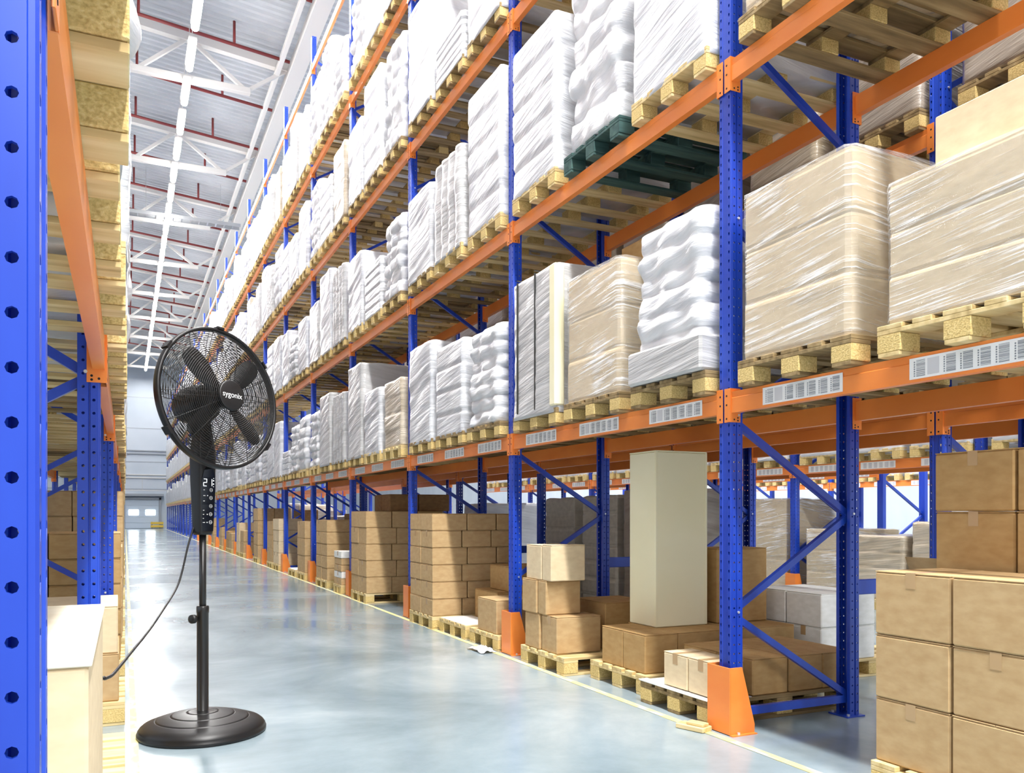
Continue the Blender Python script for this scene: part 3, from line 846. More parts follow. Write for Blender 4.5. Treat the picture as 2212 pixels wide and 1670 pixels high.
# second row, next aisle
for k in range(-1, 5):
    for l in (0, 1, 2):
        for s in range(3):
            R = random.Random(k * 31 + l * 11 + s * 5 + 77)
            if k == -1 and s == 0: continue
            if l == 2 and k > 1: continue
            load(X2 - 0.05, YR(k) + SLOTS[s], LV[l] + 0.002, 0, 'dim' if R.random() < 0.7 else 'tan', R.uniform(0.95, 1.3),
                 f'dull wrapped load, {POSW[s]} spot, {LW[l]} shelf, {ordw(k + 2)} bay of second rack row', 'wrapped loads in the second row', seed=R.randrange(3), wood=WOODDARK)
for k in range(len(Y3) - 1):
    for s in range(3):
        R = random.Random(k * 31 + s * 5 + 177)
        load(X3 - 0.06, Y3[k] + SLOTS[s], LV[0] + 0.002, 0, R.choice(['white', 'carton', 'sack']), R.uniform(0.9, 1.3),
             f'white wrapped load, {POSW[s]} spot, {ordw(k + 1)} bay, on the rack across the next aisle', 'wrapped loads across the next aisle', seed=R.randrange(3))
        if k in (0, 1, 2, 3, 4):
            kd = 'clear' if (k, s) in ((2, 0), (2, 1), (1, 2)) else R.choice(['tan', 'kraft', 'clear'])
            kd = 'clear' if kd == 'kraft' else kd
            load(X3 + 0.0, Y3[k] + (0.51, 1.36, 2.22)[s], 0.0, 0, kd, 1.28 if k == 2 else R.uniform(0.7, 1.15),
                 f'brown filmed carton load on floor, {POSW[s]} spot, {ordw(k + 1)} bay across the next aisle', 'floor loads across the next aisle', seed=R.randrange(3))
for k in range(3):
    for s in range(3):
        load(X5 - 0.05, 8.0 + B * k + SLOTS[s], LV[0] + 0.002, 0, 'white', 0.9, f'pale wrapped load, {POSW[s]} spot, {ordw(k + 1)} bay of the farthest rack row', 'wrapped loads in the farthest row', seed=s)
# floor loads of the second row
for y, kd, h, lb in ((8.73, 'greycard', 1.24, 'grey carton block on a floor pallet behind the big six-row carton stack'), (7.82, 'greycard', 1.25, 'grey carton block beside the second rear blue post of the right rack'),
                     (6.98, 'dim', 1.3, 'brown filmed load on the floor behind the tall cream carton'), (11.4, 'white', 1.2, 'whitish filmed floor load behind the third bay')):
    load(X2 - 0.02, y, 0, 0, kd, h, lb, 'floor loads in the second row', w=0.73)

for k in range(3, 9):
    for s in range(3):
        R = random.Random(k * 71 + s * 19)
        y = YR(k) + SLOTS[s]
        if k == 3 and s == 2: continue
        load(X2 + 0.03, y, 0, 0, R.choice(['dim', 'tan', 'dim', 'grey']), R.uniform(0.8, 1.4), f'dull wrapped floor load, {POSW[s]} spot, {ordw(k + 2)} bay of second rack row', 'floor loads in the second row', w=0.73, seed=R.randrange(3))
# ------------------------------------------------------------------ cartons
CM = {}
def carton_mesh(w, d, h, mat, seam):
    key = (round(d, 3), round(w, 3), round(h, 3), mat.name, seam)
    if key not in CM:
        mb = MB()
        mb.box(-d / 2, d / 2, -w / 2, w / 2, 0, h - 0.0045, 0, 0.007)
        if seam == 'x':      # seam running along x
            mb.box(-d / 2 + 0.001, d / 2 - 0.001, -w / 2 + 0.001, -0.0015, h - 0.0044, h, 0, 0.001)
            mb.box(-d / 2 + 0.001, d / 2 - 0.001, 0.0015, w / 2 - 0.001, h - 0.0044, h, 0, 0.001)
        else:
            mb.box(-d / 2 + 0.001, -0.0015, -w / 2 + 0.001, w / 2 - 0.001, h - 0.0044, h, 0, 0.001)
            mb.box(0.0015, d / 2 - 0.001, -w / 2 + 0.001, w / 2 - 0.001, h - 0.0044, h, 0, 0.001)
        tp = MB(); L = (d if seam == 'x' else w) / 2; t0, t1 = 0.0004, 0.0011
        prof = [(-L - t0, h - 0.065), (-L - t0, h + t0), (L + t0, h + t0), (L + t0, h - 0.065), (L + t1, h - 0.065), (L + t1, h + t1), (-L - t1, h + t1), (-L - t1, h - 0.065)]
        tp.v = [(x, y, z) if seam == 'x' else (y, x, z) for y in (-0.024, 0.024) for x, z in prof]
        tp.f = [(0, 1, 6, 7), (1, 2, 5, 6), (2, 3, 4, 5), (15, 14, 9, 8), (14, 13, 10, 9), (13, 12, 11, 10)] + [(i, i + 8, (i + 1) % 8 + 8, (i + 1) % 8) for i in range(8)]
        tp.m = [0] * len(tp.f)
        CM[key] = (mb.mesh('carton', mat), tp.mesh('tape', TAPE))
    return CM[key]
CR = random.Random(99)
def carton(x0, x1, y0, y1, z0, z1, label, mat=None, seam='x', tape=False, group=None, jit=0.006, rz=None):
    mat = mat or KRAFT
    c, tp = carton_mesh(y1 - y0, x1 - x0, z1 - z0, mat, seam)
    o = ob('carton', c, None, ((x0 + x1) / 2 + CR.uniform(-jit, jit) * 0.5, (y0 + y1) / 2, z0), CR.uniform(-1, 1) * jit * 1.2 if rz is None else rz)
    tag(o, label, 'carton', group)
    if tape: ob('tape', tp, o)
    return o
RW = {1: ['only'], 2: ['bottom', 'top'], 3: ['bottom', 'middle', 'top']}
def roww(i, n):
    return RW[n][i] if n in RW else ('bottom' if i == 0 else 'top' if i == n - 1 else ordw(i + 1))
def stack(x0, y0, z0, nx, ny, nz, dx, dy, dz, desc, mat=None, group=None, tape=None, brick=False, gap=0.010, seam='x', skip=()):
    for iz in range(nz):
        for ix in range(nx):
            for iy in range(ny):
                if (ix, iy, iz) in skip: continue
                xa, ya = x0 + ix * dx, y0 + iy * dy
                xb, yb = xa + dx - gap, ya + dy - gap
                if brick and iz % 2 and nx > 1:                        # staggered row
                    if ix == 0: xb += dx * 0.18
                    elif ix == nx - 1: xa += dx * 0.18
                    else: xa += dx * 0.18; xb += dx * 0.18
                if ix == 0: pos = f'{ordw(iy + 1)} aisle column' if ny > 1 else 'at the aisle face'
                elif iy == 0: pos = f'{ordw(ix + 1)} near side column'
                else: pos = f'inner column {ordw(ix + 1)} by {ordw(iy + 1)}'
                if ny == 1 and nx == 1: pos = 'alone'
                lab = f'brown carton, {roww(iz, nz)} row, {pos}, {desc}' if pos != 'alone' else f'carton in {roww(iz, nz)} row, {desc}'
                carton(xa, xb, ya, yb, z0 + iz * dz, z0 + (iz + 1) * dz - 0.002, lab, mat(iz, ix, iy) if callable(mat) else mat, seam, CR.random() < 0.4 if tape is None else tape, group)
Z0 = PHT + 0.001
# front right stack (runs out of the frame)
floor_pallet(2.93, 2.24, 'wooden pallet under the big front right carton stack', d=1.1)
stack(2.955, 1.885, Z0, 1, 2, 3, 0.43, 0.372, 0.273, 'front right stack', KRAFT, 'cartons of the front right stack')
stack(3.41, 1.91, Z0, 1, 2, 5, 0.42, 0.39, 0.269, 'taller stack behind front right stack', KRAFT2, 'cartons behind the front right stack')
t = thing('bent_card', 'bent brown card sheet standing upright beside the taller right stack', 'card sheet', (3.62, 2.9, 0.0))
# pallet a: six-ish cartons by the second guard
floor_pallet(2.93, 5.77, 'wooden pallet in front of the cream tall carton, beside the second orange guard', w=0.74)
ga = 'cartons on the pallet by the second guard'
carton(2.955, 3.34, 5.56, 5.815, Z0, 0.415, 'large brown carton, bottom near corner of the three-high stack by second guard', KRAFT, 'x', True, ga)
carton(2.945, 3.25, 5.83, 6.09, Z0, 0.415, 'brown carton, bottom far corner of the three-high stack by second guard', KRAFT, 'x', False, ga)
carton(2.945, 3.25, 5.715, 5.855, 0.417, 0.68, 'narrow brown carton, middle near place of the three-high stack by second guard', KRAFT, 'x', False, ga)
carton(2.935, 3.24, 5.865, 6.12, 0.417, 0.68, 'brown carton, middle far place of the three-high stack by second guard', KRAFT, 'x', False, ga)
carton(2.95, 3.25, 5.64, 5.79, 0.682, 0.96, 'narrow brown carton, top near place of the three-high stack by second guard', KRAFT3, 'x', False, ga)
carton(2.95, 3.24, 5.80, 6.07, 0.682, 0.955, 'brown carton, top far place of the three-high stack by second guard', KRAFT3, 'x', False, ga)
carton(3.42, 3.85, 5.62, 6.1, Z0, 0.5, 'dark brown carton behind the three-high stack by second guard', KRAFT2)
# pallet b with long cartons and the tall cream box
floor_pallet(3.09, 4.935, 'wooden pallet under the tall cream carton', w=0.72, d=1.1)
gb = 'cartons under the tall cream carton'
carton(3.12, 3.385, 4.63, 4.9, Z0, 0.395, 'brown carton, near aisle corner of the pallet with tall cream carton', KRAFT2, 'y', False, gb)
carton(3.12, 3.385, 4.908, 5.18, Z0, 0.395, 'brown carton, far aisle corner of the pallet with tall cream carton', KRAFT2, 'y', False, gb)
carton(3.392, 3.875, 4.635, 5.25, Z0, 0.395, 'wide brown carton right beneath the tall cream carton', KRAFT2, 'x', False, gb)
carton(3.882, 4.42, 4.635, 5.25, Z0, 0.395, 'wide brown carton behind the first blue post, under a tall brown carton', KRAFT2, 'x', False, gb)
carton(3.93, 4.40, 4.9, 5.22, 0.397, 0.945, 'tall brown carton beside the tall cream carton', KRAFT2, 'x', False)
t = thing('tall_carton', 'tall narrow cream carton standing upright on brown cartons', 'carton', (3.612, 5.055, 0.397))
m = MB()
m.box(-0.22, 0.22, -0.16, 0.18, 0, 1.243, 0, 0.006)
ob('carton_body', m.mesh('carton_body', CREAMCARD), t)
for x, y in ((-0.22, -0.16), (0.22, -0.16)):
    m = MB(); m.box(x - 0.003 if x < 0 else x - 0.014, x + 0.014 if x < 0 else x + 0.003, y - 0.003, y + 0.014, 0.004, 1.245, 0, 0.001)
    ob('edge_strip', m.mesh('edge_strip', CREAMCARD), t)
m = MB(); m.box(-0.221, 0.221, -0.161, 0.181, 1.2435, 1.252, 0, 0.002); ob('lid', m.mesh('lid', CREAMCARD), t)
# pallet c, nearest
floor_pallet(2.99, 4.14, 'dark worn pallet with small taped cartons beside the front orange guard', w=0.70, d=1.1, wood=WOODDARK)
m = MB(); m.box(2.985, 3.3, 3.80, 4.49, Z0, Z0 + 0.003); m.box(2.985, 3.05, 4.3, 4.5, Z0 + 0.0035, Z0 + 0.008)
tag(ob('paper_sheet', m.mesh('paper_sheet', PAPER)), 'white sheet on the pallet beside the front orange guard', 'sheet')
zc = Z0 + 0.009
gc = 'cartons on the pallet beside the front guard'
carton(3.035, 3.25, 4.055, 4.295, zc, zc + 0.205, 'small taped carton, farther of the two beside the front orange guard', KRAFT3, 'x', True, gc)
carton(3.035, 3.25, 3.81, 4.048, zc, zc + 0.205, 'small taped carton, nearer of the two beside the front orange guard', KRAFT3, 'x', True, gc)
for i in range(3):
    for j in range(2):
        xa = 3.318 + 0.272 * i; ya = 3.81 + 0.335 * j
        carton(xa, xa + 0.267, ya, ya + 0.33, Z0, Z0 + 0.215, f'flat brown carton, {ordw(i + 1)} from the aisle, {("near", "far")[j]} row behind the front blue post', KRAFT2, 'y', False, 'flat cartons behind the front blue post')
m = MB(); m.box(-0.09, 0.09, -0.045, 0.045, 0, 0.028, 0, 0.004); m.box(-0.08, 0.03, -0.03, 0.03, 0.0285, 0.045, 0, 0.003)
tag(ob('wood_offcut', m.mesh('wood_offcut', WOOD), None, (2.87, 3.78, 0.001), 1.9), 'small wooden offcut lying at the foot of the front orange guard', 'wood scrap')
# second row goods seen between the frames
floor_pallet(4.5, 4.83, 'wooden pallet under white cartons behind the front frame', w=0.74)
stack(4.515, 4.47, Z0, 2, 2, 2, 0.27, 0.36, 0.245, 'white stack behind the front frame', WHITECARD, 'white cartons behind the front frame')
floor_pallet(4.75, 5.75, 'pallet under low brown cartons far behind the front frame', w=0.7)
stack(4.76, 5.43, Z0, 2, 2, 2, 0.27, 0.32, 0.165, 'low stack far behind front frame', KRAFT2, 'low cartons far behind the front frame')
# bay two: six-row stack, empty pallet, torn carton
floor_pallet(2.88, 8.54, 'wooden pallet under the six-row carton stack')
stack(2.885, 8.165, Z0, 3, 2, 6, 0.335, 0.375, 0.178, 'six-row stack', KRAFT, 'cartons of the six-row stack', brick=True)
floor_pallet(2.93, 7.72, 'nearly empty wooden pallet topped with a white sheet', w=0.72)
m = MB(); m.box(2.94, 3.28, 7.38, 8.06, Z0, Z0 + 0.005); tag(ob('card_sheet', m.mesh('card_sheet', PAPER)), 'white card sheet lying on the nearly empty pallet', 'sheet')
carton(3.3, 3.78, 7.45, 8.02, Z0, 0.43, 'brown carton at the back of the nearly empty pallet', KRAFT2)
carton(3.42, 3.84, 7.2 + 0.2, 7.9, 0.432, 0.68, 'brown carton stacked on the back of the nearly empty pallet', KRAFT2)
floor_pallet(2.94, 6.95, 'wooden pallet with torn film beside the second orange guard', w=0.66)
carton(2.96, 3.42, 6.70, 7.13, Z0, 0.435, 'open topped brown carton with torn film beside the second guard', KRAFT)
def crumple(name, label, x, y, z, sx, sy, sz, seed):
    R = random.Random(seed); mb = MB(); n = 14; vs = []
    for i in range(n):
        for j in range(n):
            a, b = i / (n - 1) - 0.5, j / (n - 1) - 0.5
            e = 1 + 0.5 * noise.noise(Vector((a * 4 + seed, b * 4, 1)))
            hh = 0.5 + 0.5 * noise.noise(Vector((a * 5 + seed, b * 5, 7))) + 0.3 * noise.noise(Vector((a * 12, b * 12 + seed, 3)))
            vs.append((a * sx * e, b * sy * e, max(0.003, sz * hh * (1 - 2.2 * (a * a + b * b)))))
    top = len(vs); vs += [(p[0], p[1], max(0.001, p[2] - 0.002)) for p in vs]
    fs = [(i * n + j, (i + 1) * n + j, (i + 1) * n + j + 1, i * n + j + 1) for i in range(n - 1) for j in range(n - 1)]
    fs += [tuple(top + q for q in f[::-1]) for f in fs]
    mb.add(vs, fs)
    tag(ob(name, mb.mesh(name, FILMW, True), None, (x, y, z)), label, 'plastic film')
crumple('torn_film', 'crumpled white film on the floor at the foot of the second guard', 2.83, 6.72, 0.004, 0.14, 0.3, 0.07, 4)
# bay three
floor_pallet(2.9, 11.26, 'wooden pallet under the five-row carton stack', wood=WOOD, w=0.8)
stack(2.905, 10.85, Z0, 2, 2, 5, 0.36, 0.41, 0.22, 'five-row stack', KRAFT, 'cartons of the five-row stack', brick=True)
carton(3.25, 3.65, 10.9, 11.3, Z0 + 1.1, Z0 + 1.33, 'near brown carton lying on top of the five-row stack', KRAFTD)
carton(3.25, 3.65, 11.32, 11.7, Z0 + 1.1, Z0 + 1.33, 'far brown carton lying on top of the five-row stack', KRAFTD)
carton(3.66, 4.1, 10.9, 11.7, Z0 + 1.1, Z0 + 1.33, 'wide brown carton at the back on top of the five-row stack', KRAFTD)
stack(3.63, 10.85, Z0, 1, 1, 5, 0.36, 0.8, 0.22, 'plain block behind the five-row stack', KRAFT2, 'cartons behind the five-row stack')
# further bays
def bay_goods(specs):
    for (y, w, nx, ny, nz, dx, dz, desc, mat) in specs:
        floor_pallet(2.91, y, f'wooden pallet under {desc}', w=w, detail=False)
        if nz: stack(2.92, y - w / 2 + 0.01, Z0, nx, ny, nz, dx, (w - 0.02) / ny, dz, desc, mat, 'cartons of ' + desc)
ww = lambda iz, ix, iy: WHITECARD if iz in (1, 4) else KRAFT
bay_goods([(13.7, 0.86, 2, 2, 5, 0.38, 0.193, 'bulging stack past third guard', KRAFT),
           (12.55, 0.5, 1, 1, 5, 0.4, 0.1, 'small striped stack at third guard', ww),
           (15.45, 0.74, 1, 2, 3, 0.5, 0.31, 'three-row stack past fourth guard', KRAFT),
           (16.35, 0.78, 1, 1, 0, 0.4, 0.3, 'a lone card sheet past fourth guard', KRAFT),
           (18.25, 0.76, 1, 2, 4, 0.5, 0.24, 'stack past fifth guard', KRAFT3),
           (19.1, 0.74, 1, 2, 3, 0.5, 0.3, 'second stack past fifth guard', KRAFT),
           (21.3, 0.78, 2, 2, 4, 0.4, 0.3, 'tall stack past sixth guard', KRAFT),
           (23.95, 0.76, 1, 2, 2, 0.5, 0.3, 'low stack past seventh guard', KRAFT),
           (24.85, 0.72, 1, 2, 3, 0.5, 0.27, 'second stack past seventh guard', KRAFT3),
           (26.75, 0.72, 1, 2, 2, 0.5, 0.24, 'low stack past eighth guard', KRAFT),
           (27.5, 0.76, 1, 2, 2, 0.5, 0.26, 'second stack past eighth guard', KRAFT2),
           (29.6, 0.76, 1, 2, 2, 0.5, 0.3, 'low stack past ninth guard', KRAFT),
           (32.5, 0.76, 1, 2, 3, 0.5, 0.3, 'stack past tenth guard', KRAFT),
           (35.2, 0.76, 1, 2, 2, 0.5, 0.3, 'stack past eleventh guard', KRAFT3)])
m = MB(); m.box(2.92, 3.5, 16.0, 16.7, Z0, Z0 + 0.006); tag(ob('card_sheet', m.mesh('card_sheet', PAPER)), 'white card sheet on the empty pallet past the fourth guard', 'sheet')
# bulk behind the far bays
for i, (y, h) in enumerate(((13.4, 1.0), (16.2, 1.2), (18.9, 0.9), (21.8, 1.3), (24.6, 1.0), (27.3, 1.1))):
    carton(4.02, 4.5, y - 0.3, y + 0.5, 0.002, h, f'big dark carton, {ordw(i + 1)} of those at the back of the far right bays', KRAFTD, 'x', False, 'big cartons at the back of the far right bays')

# ------------------------------------------------------------------ left rack floor goods
floor_pallet(-0.03, 2.17, 'wooden pallet under the large near carton in the left rack', PI, w=1.02, d=0.9)
carton(-0.66, -0.07, 1.66, 2.66, Z0, 0.385, 'lower large pale carton beneath the near carton of the left rack', KRAFT3, 'y')
t = thing('large_carton', 'large pale carton with loose white top flaps behind the near blue post', 'carton', (-0.058, 2.15, 0.387), PI)
m = MB(); m.box(0, 0.6, -0.52, 0.52, 0, 0.545, 0, 0.006); ob('carton_body', m.mesh('carton_body', KRAFT3), t)
for y0, y1 in ((-0.53, -0.004), (0.004, 0.525)):
    m = MB(); m.box(-0.006, 0.6, y0, y1, 0.5465, 0.553, 0, 0.002)
    ob('flap', m.mesh('flap', FLAPM), t)
floor_pallet(0.0, 4.12, 'bare bright pallet at the aisle edge of the left rack', PI, w=0.74)
floor_pallet(0.0, 5.62, 'pallet under the two-high carton pile past the left blue post', PI, w=0.8)
stack(-0.62, 3.76, Z0, 1, 1, 3, 0.5, 0.7, 0.17, 'low pile on the bare pallet', KRAFT2, 'cartons on the bare pallet')
carton(-0.66, -0.03, 5.24, 5.98, Z0, 0.405, 'lower carton of the two-high pile past the left blue post', KRAFT)
carton(-0.68, -0.04, 5.25, 5.98, 0.407, 0.675, 'upper open-topped carton of the two-high pile past the left blue post', KRAFT3)
def left_goods(specs):
    for (y, w, x1, nx, ny, nz, dx, dz, desc, mat) in specs:
        floor_pallet(0.0, y, f'wooden pallet under {desc}', PI, w=w, detail=False)
        for iz in range(nz):
            for ix in range(nx):
                for iy in range(ny):
                    dy = (w - 0.02) / ny; ya = y - w / 2 + 0.01 + iy * dy
                    carton(x1 - (ix + 1) * dx + 0.009, x1 - ix * dx, ya, ya + dy - 0.01, Z0 + iz * dz, Z0 + (iz + 1) * dz - 0.002,
                           f'carton, {roww(iz, nz)} row, {ordw(ix + 1)} from aisle, {("near", "far")[iy]} place, {desc}', mat, 'x', False, 'cartons of ' + desc)
left_goods([(7.1, 0.8, -0.03, 2, 2, 5, 0.47, 0.185, 'first stack past second left post', KRAFT2),
            (8.3, 0.8, -0.02, 2, 2, 3, 0.47, 0.26, 'second stack past second left post', KRAFT),
            (9.9, 0.76, -0.02, 2, 2, 5, 0.47, 0.26, 'stack past third left post', KRAFT),
            (11.0, 0.76, -0.03, 1, 2, 3, 0.6, 0.3, 'second stack past third left post', KRAFT3),
            (12.9, 0.76, -0.02, 2, 2, 4, 0.46, 0.34, 'stack past fourth left post', KRAFT),
            (15.75, 0.76, -0.02, 2, 2, 4, 0.46, 0.32, 'stack past fifth left post', KRAFT2),
            (18.4, 0.76, -0.02, 2, 2, 5, 0.46, 0.3, 'stack past sixth left post', KRAFT),
            (21.5, 0.76, -0.02, 2, 2, 4, 0.46, 0.34, 'stack past seventh left post', KRAFT),
            (24.5, 0.76, -0.02, 2, 2, 5, 0.46, 0.3, 'stack past eighth left post', KRAFT3)])

# bent card body (hangs over the far carton beside the tall right stack)
bc = [o for o in SC.objects if o.name.startswith('bent_card')][0]
m = MB(); n = 12; vs = []
for i in range(n + 1):
    a = PI * 0.62 * i / n
    x = 0.14 * math.sin(a * 1.3); z = 0.98 - 0.12 * (1 - math.cos(a)) if False else 0.98 * (1 - i / n) + 0.06 * math.sin(PI * i / n)
    for y in (-0.12, 0.12): vs.append((x, y, z))
vs2 = [(p[0] + 0.004, p[1], p[2]) for p in vs]
fs = [(2 * i, 2 * i + 1, 2 * i + 3, 2 * i + 2) for i in range(n)]
k0 = len(vs)
fs += [(k0 + 2 * i + 2, k0 + 2 * i + 3, k0 + 2 * i + 1, k0 + 2 * i) for i in range(n)]
for i in range(n): fs += [(2 * i, 2 * i + 2, k0 + 2 * i + 2, k0 + 2 * i), (2 * i + 1, k0 + 2 * i + 1, k0 + 2 * i + 3, 2 * i + 3)]
m.add(vs + vs2, fs); ob('sheet', m.mesh('sheet', KRAFT, True), bc)

# ------------------------------------------------------------------ pedestal fan
FX, FY = 0.387, 4.865
FA = math.asin(0.546)
fan = thing('pedestal_fan', 'black pedestal fan with round wire grille standing on the aisle floor', 'fan', (FX, FY, 0), FA)
m = MB()
prof = [(0.02, 0.0), (0.325, 0.0), (0.334, 0.006), (0.335, 0.02), (0.328, 0.026), (0.33, 0.034), (0.322, 0.046)]
def bz(r): return 0.05 + 0.07 * (1 - (r / 0.33) ** 2)
prof += [(r, bz(r)) for r in (0.305, 0.28, 0.252, 0.2465)]
for r0, nxt in ((0.2425, (0.23, 0.2, 0.172)), (0.1665, (0.154, 0.12, 0.0875)), (0.0825, (0.07, 0.05))):
    prof += [(r0 + 0.0025, bz(r0 + 0.0025) - 0.0002), (r0 + 0.0015, bz(r0) - 0.003), (r0 - 0.0015, bz(r0) - 0.003), (r0 - 0.0025, bz(r0 - 0.0025))] + [(q, bz(q)) for q in nxt]
prof += [(0.034, 0.124), (0.02, 0.124)]
m.lathe(prof, 72); ob('base', m.mesh('base', BLACK, True), fan)
m = MB(); m.lathe([(0.034, 0.112), (0.034, 0.12), (0.031, 0.124), (0.031, 0.655), (0.033, 0.66), (0.033, 0.69), (0.03, 0.695), (0.02, 0.695)], 28); ob('lower_tube', m.mesh('lower_tube', BLACKMET, True), fan)
m = MB(); m.lathe([(0.015, 0.5), (0.0185, 0.5), (0.0185, 1.12), (0.015, 1.12)], 24); ob('upper_tube', m.mesh('upper_tube', BLACKMET, True), fan)
m = MB(); m.lathe([(0.008, 0), (0.008, 0.02), (0.022, 0.022), (0.025, 0.03), (0.024, 0.046), (0.012, 0.05), (0.004, 0.05)], 18)
kn = ob('height_knob', m.mesh('height_knob', BLACK, True), fan, (-0.03 * math.cos(0.5), -0.03 * math.sin(0.5) * 0 + 0.012, 0.628)); kn.rotation_euler = (0, -PI / 2, 0.25)
# tapered control column
m = MB()
sec = [(1.085, 0.042, 0.037), (1.1, 0.045, 0.04), (1.25, 0.052, 0.044), (1.4, 0.058, 0.05), (1.5, 0.06, 0.052), (1.58, 0.055, 0.046), (1.66, 0.044, 0.036), (1.72, 0.036, 0.03)]
vs = []; nn = 24
for z, a, b in sec:
    for i in range(nn):
        t_ = 2 * PI * i / nn; c, s_ = math.cos(t_), math.sin(t_)
        e = 0.45
        vs.append((a * math.copysign(abs(c) ** e, c), b * math.copysign(abs(s_) ** e, s_), z))
fs = []
for i in range(len(sec) - 1):
    for j in range(nn): fs.append((i * nn + j, i * nn + (j + 1) % nn, (i + 1) * nn + (j + 1) % nn, (i + 1) * nn + j))
fs.append(tuple(range(nn))[::-1]); fs.append(tuple((len(sec) - 1) * nn + j for j in range(nn)))
m.add(vs, fs)
colm = ob('control_column', m.mesh('control_column', BLACK, True), fan)
def front_y(z):
    for (z0, a0, b0), (z1, a1, b1) in zip(sec, sec[1:]):
        if z0 <= z <= z1: return -(b0 + (b1 - b0) * (z - z0) / (z1 - z0))
    return -0.04
m = MB(); zs = [1.105, 1.25, 1.34, 1.4, 1.44, 1.46]; ws = [0.036, 0.042, 0.045, 0.042, 0.03, 0.014]
vs = []; fs = []
for z, w in zip(zs, ws): vs += [(-w, front_y(z) - 0.0022, z), (w, front_y(z) - 0.0022, z), (-w, front_y(z) + 0.003, z), (w, front_y(z) + 0.003, z)]
for i in range(len(zs) - 1):
    o = 4 * i
    fs += [(o, o + 1, o + 5, o + 4), (o + 2, o, o + 4, o + 6), (o + 1, o + 3, o + 7, o + 5)]
fs += [(0, 2, 3, 1), (20, 21, 23, 22)]
m.add(vs, fs); ob('display_panel', m.mesh('display_panel', GLOSSBLACK), colm, label='glossy black touch panel')
m = MB()
def seg(x0, z0, x1, z1, w=0.003):
    y = front_y((z0 + z1) / 2) - 0.0035
    m.bar((x0, y, z0), (x1, y, z1), 0.0012 if abs(x1 - x0) < 0.001 else w, w if abs(x1 - x0) < 0.001 else 0.0012, 0, (0, 1, 0))
dz = 1.352
def bx(x0, x1, z0, z1):
    y = front_y((z0 + z1) / 2) - 0.0036; m.box(x0, x1, y - 0.0006, y + 0.0006, z0, z1)
# figure 2
bx(-0.034, -0.014, dz + 0.036, dz + 0.039); bx(-0.016, -0.013, dz + 0.019, dz + 0.038); bx(-0.034, -0.014, dz + 0.017, dz + 0.02); bx(-0.036, -0.033, dz, dz + 0.018); bx(-0.035, -0.015, dz - 0.002, dz + 0.001)
# figure 1 and colon dots
bx(0.018, 0.021, dz, dz + 0.037)
bx(0.027, 0.033, dz + 0.026, dz + 0.032); bx(0.027, 0.033, dz + 0.008, dz + 0.014); bx(0.029, 0.032, dz + 0.04, dz + 0.043); bx(0.029, 0.032, dz - 0.005, dz - 0.002)
ob('display_figures', m.mesh('display_figures', DIGIT), colm, label='lit white figures 2 1')
m = MB()
for z in (1.330, 1.287, 1.242, 1.198, 1.154):
    y = front_y(z) - 0.0036
    m.tube([(0.016 + 0.009 * math.cos(2 * PI * i / 20), y, z + 0.009 * math.sin(2 * PI * i / 20)) for i in range(20)], 0.0011, 5, 0, True)
    bx(0.0115, 0.0205, z - 0.0014, z + 0.0014)
for z, w in ((1.330, 0.008), (1.299, 0.013), (1.27, 0.01), (1.219, 0.008), (1.197, 0.007), (1.175, 0.006), (1.153, 0.014)): bx(-0.034, -0.034 + w, z - 0.0016, z + 0.0016)
for z in (1.299, 1.197, 1.153): bx(-0.009, -0.004, z - 0.003, z + 0.003)
ob('touch_markings', m.mesh('touch_markings', MARKWHITE), colm, label='white button symbols')
# head: local frame with the air blowing along -y, tilted up a little
HM = Matrix.Translation((0.0, -0.135, 1.822)) @ Matrix.Rotation(math.radians(-6), 4, 'X') @ Matrix.Rotation(math.radians(4), 4, 'Y')
GR = 0.375
def hmb():
    b = MB(); b.M = HM; return b
def dome(r, fr):     # depth of wire cage at radius r, front negative y
    t_ = min(r / GR, 1.0)
    return (-0.012 - 0.085 * (1 - t_ ** 2.6)) if fr else (0.012 + 0.085 * (1 - t_ ** 2.6))
def ring(b, r, y, w=0.0019, n=72):
    b.tube([(r * math.cos(2 * PI * i / n), y, r * math.sin(2 * PI * i / n)) for i in range(n)], w, 5, 0, True)
for fr, nm in ((True, 'front_grille'), (False, 'rear_grille')):
    b = hmb()
    for i in range(27):
        r = 0.082 + (GR - 0.018 - 0.082) * i / 26
        ring(b, r, dome(r, fr))
    for i in range(16):
        a = 2 * PI * (i + 0.25) / 16
        for da in ((-0.03, 0.03) if i % 4 == 0 else (0,)):
            pts = []
            for j in range(9):
                r = 0.07 + (GR - 0.07) * j / 8; aa = a + da * 0.4 / max(r, 0.1)
                pts.append((r * math.cos(aa), dome(r, fr) + (0.003 if fr else -0.003), r * math.sin(aa)))
            b.tube(pts, 0.0019, 5)
    ob(nm, b.mesh(nm, BLACKMET, True), fan)
b = hmb(); n = 96; vs = []; fs = []
sct = [(-0.006, -0.02), (0.008, -0.02), (0.012, -0.01), (0.012, 0.01), (0.008, 0.02), (-0.006, 0.02)]
for i in range(n):
    a = 2 * PI * i / n
    for dr, y in sct: vs.append(((GR + dr) * math.cos(a), y, (GR + dr) * math.sin(a)))
for i in range(n):
    for j in range(6): fs.append((i * 6 + j, i * 6 + (j + 1) % 6, ((i + 1) % n) * 6 + (j + 1) % 6, ((i + 1) % n) * 6 + j))
b.add(vs, fs); rim = ob('grille_rim', b.mesh('grille_rim', BLACK, True), fan)
for a in (90, 40, 145, 215, 325):
    b = hmb(); a = math.radians(a)
    c = Vector(((GR + 0.014) * math.cos(a), 0, (GR + 0.014) * math.sin(a))); tg = Vector((-math.sin(a), 0, math.cos(a)))
    b.bar(c - tg * 0.022, c + tg * 0.022, 0.05, 0.012, 0, (math.cos(a), 0, math.sin(a)))
    ob('rim_clip', b.mesh('rim_clip', BLACK), rim)
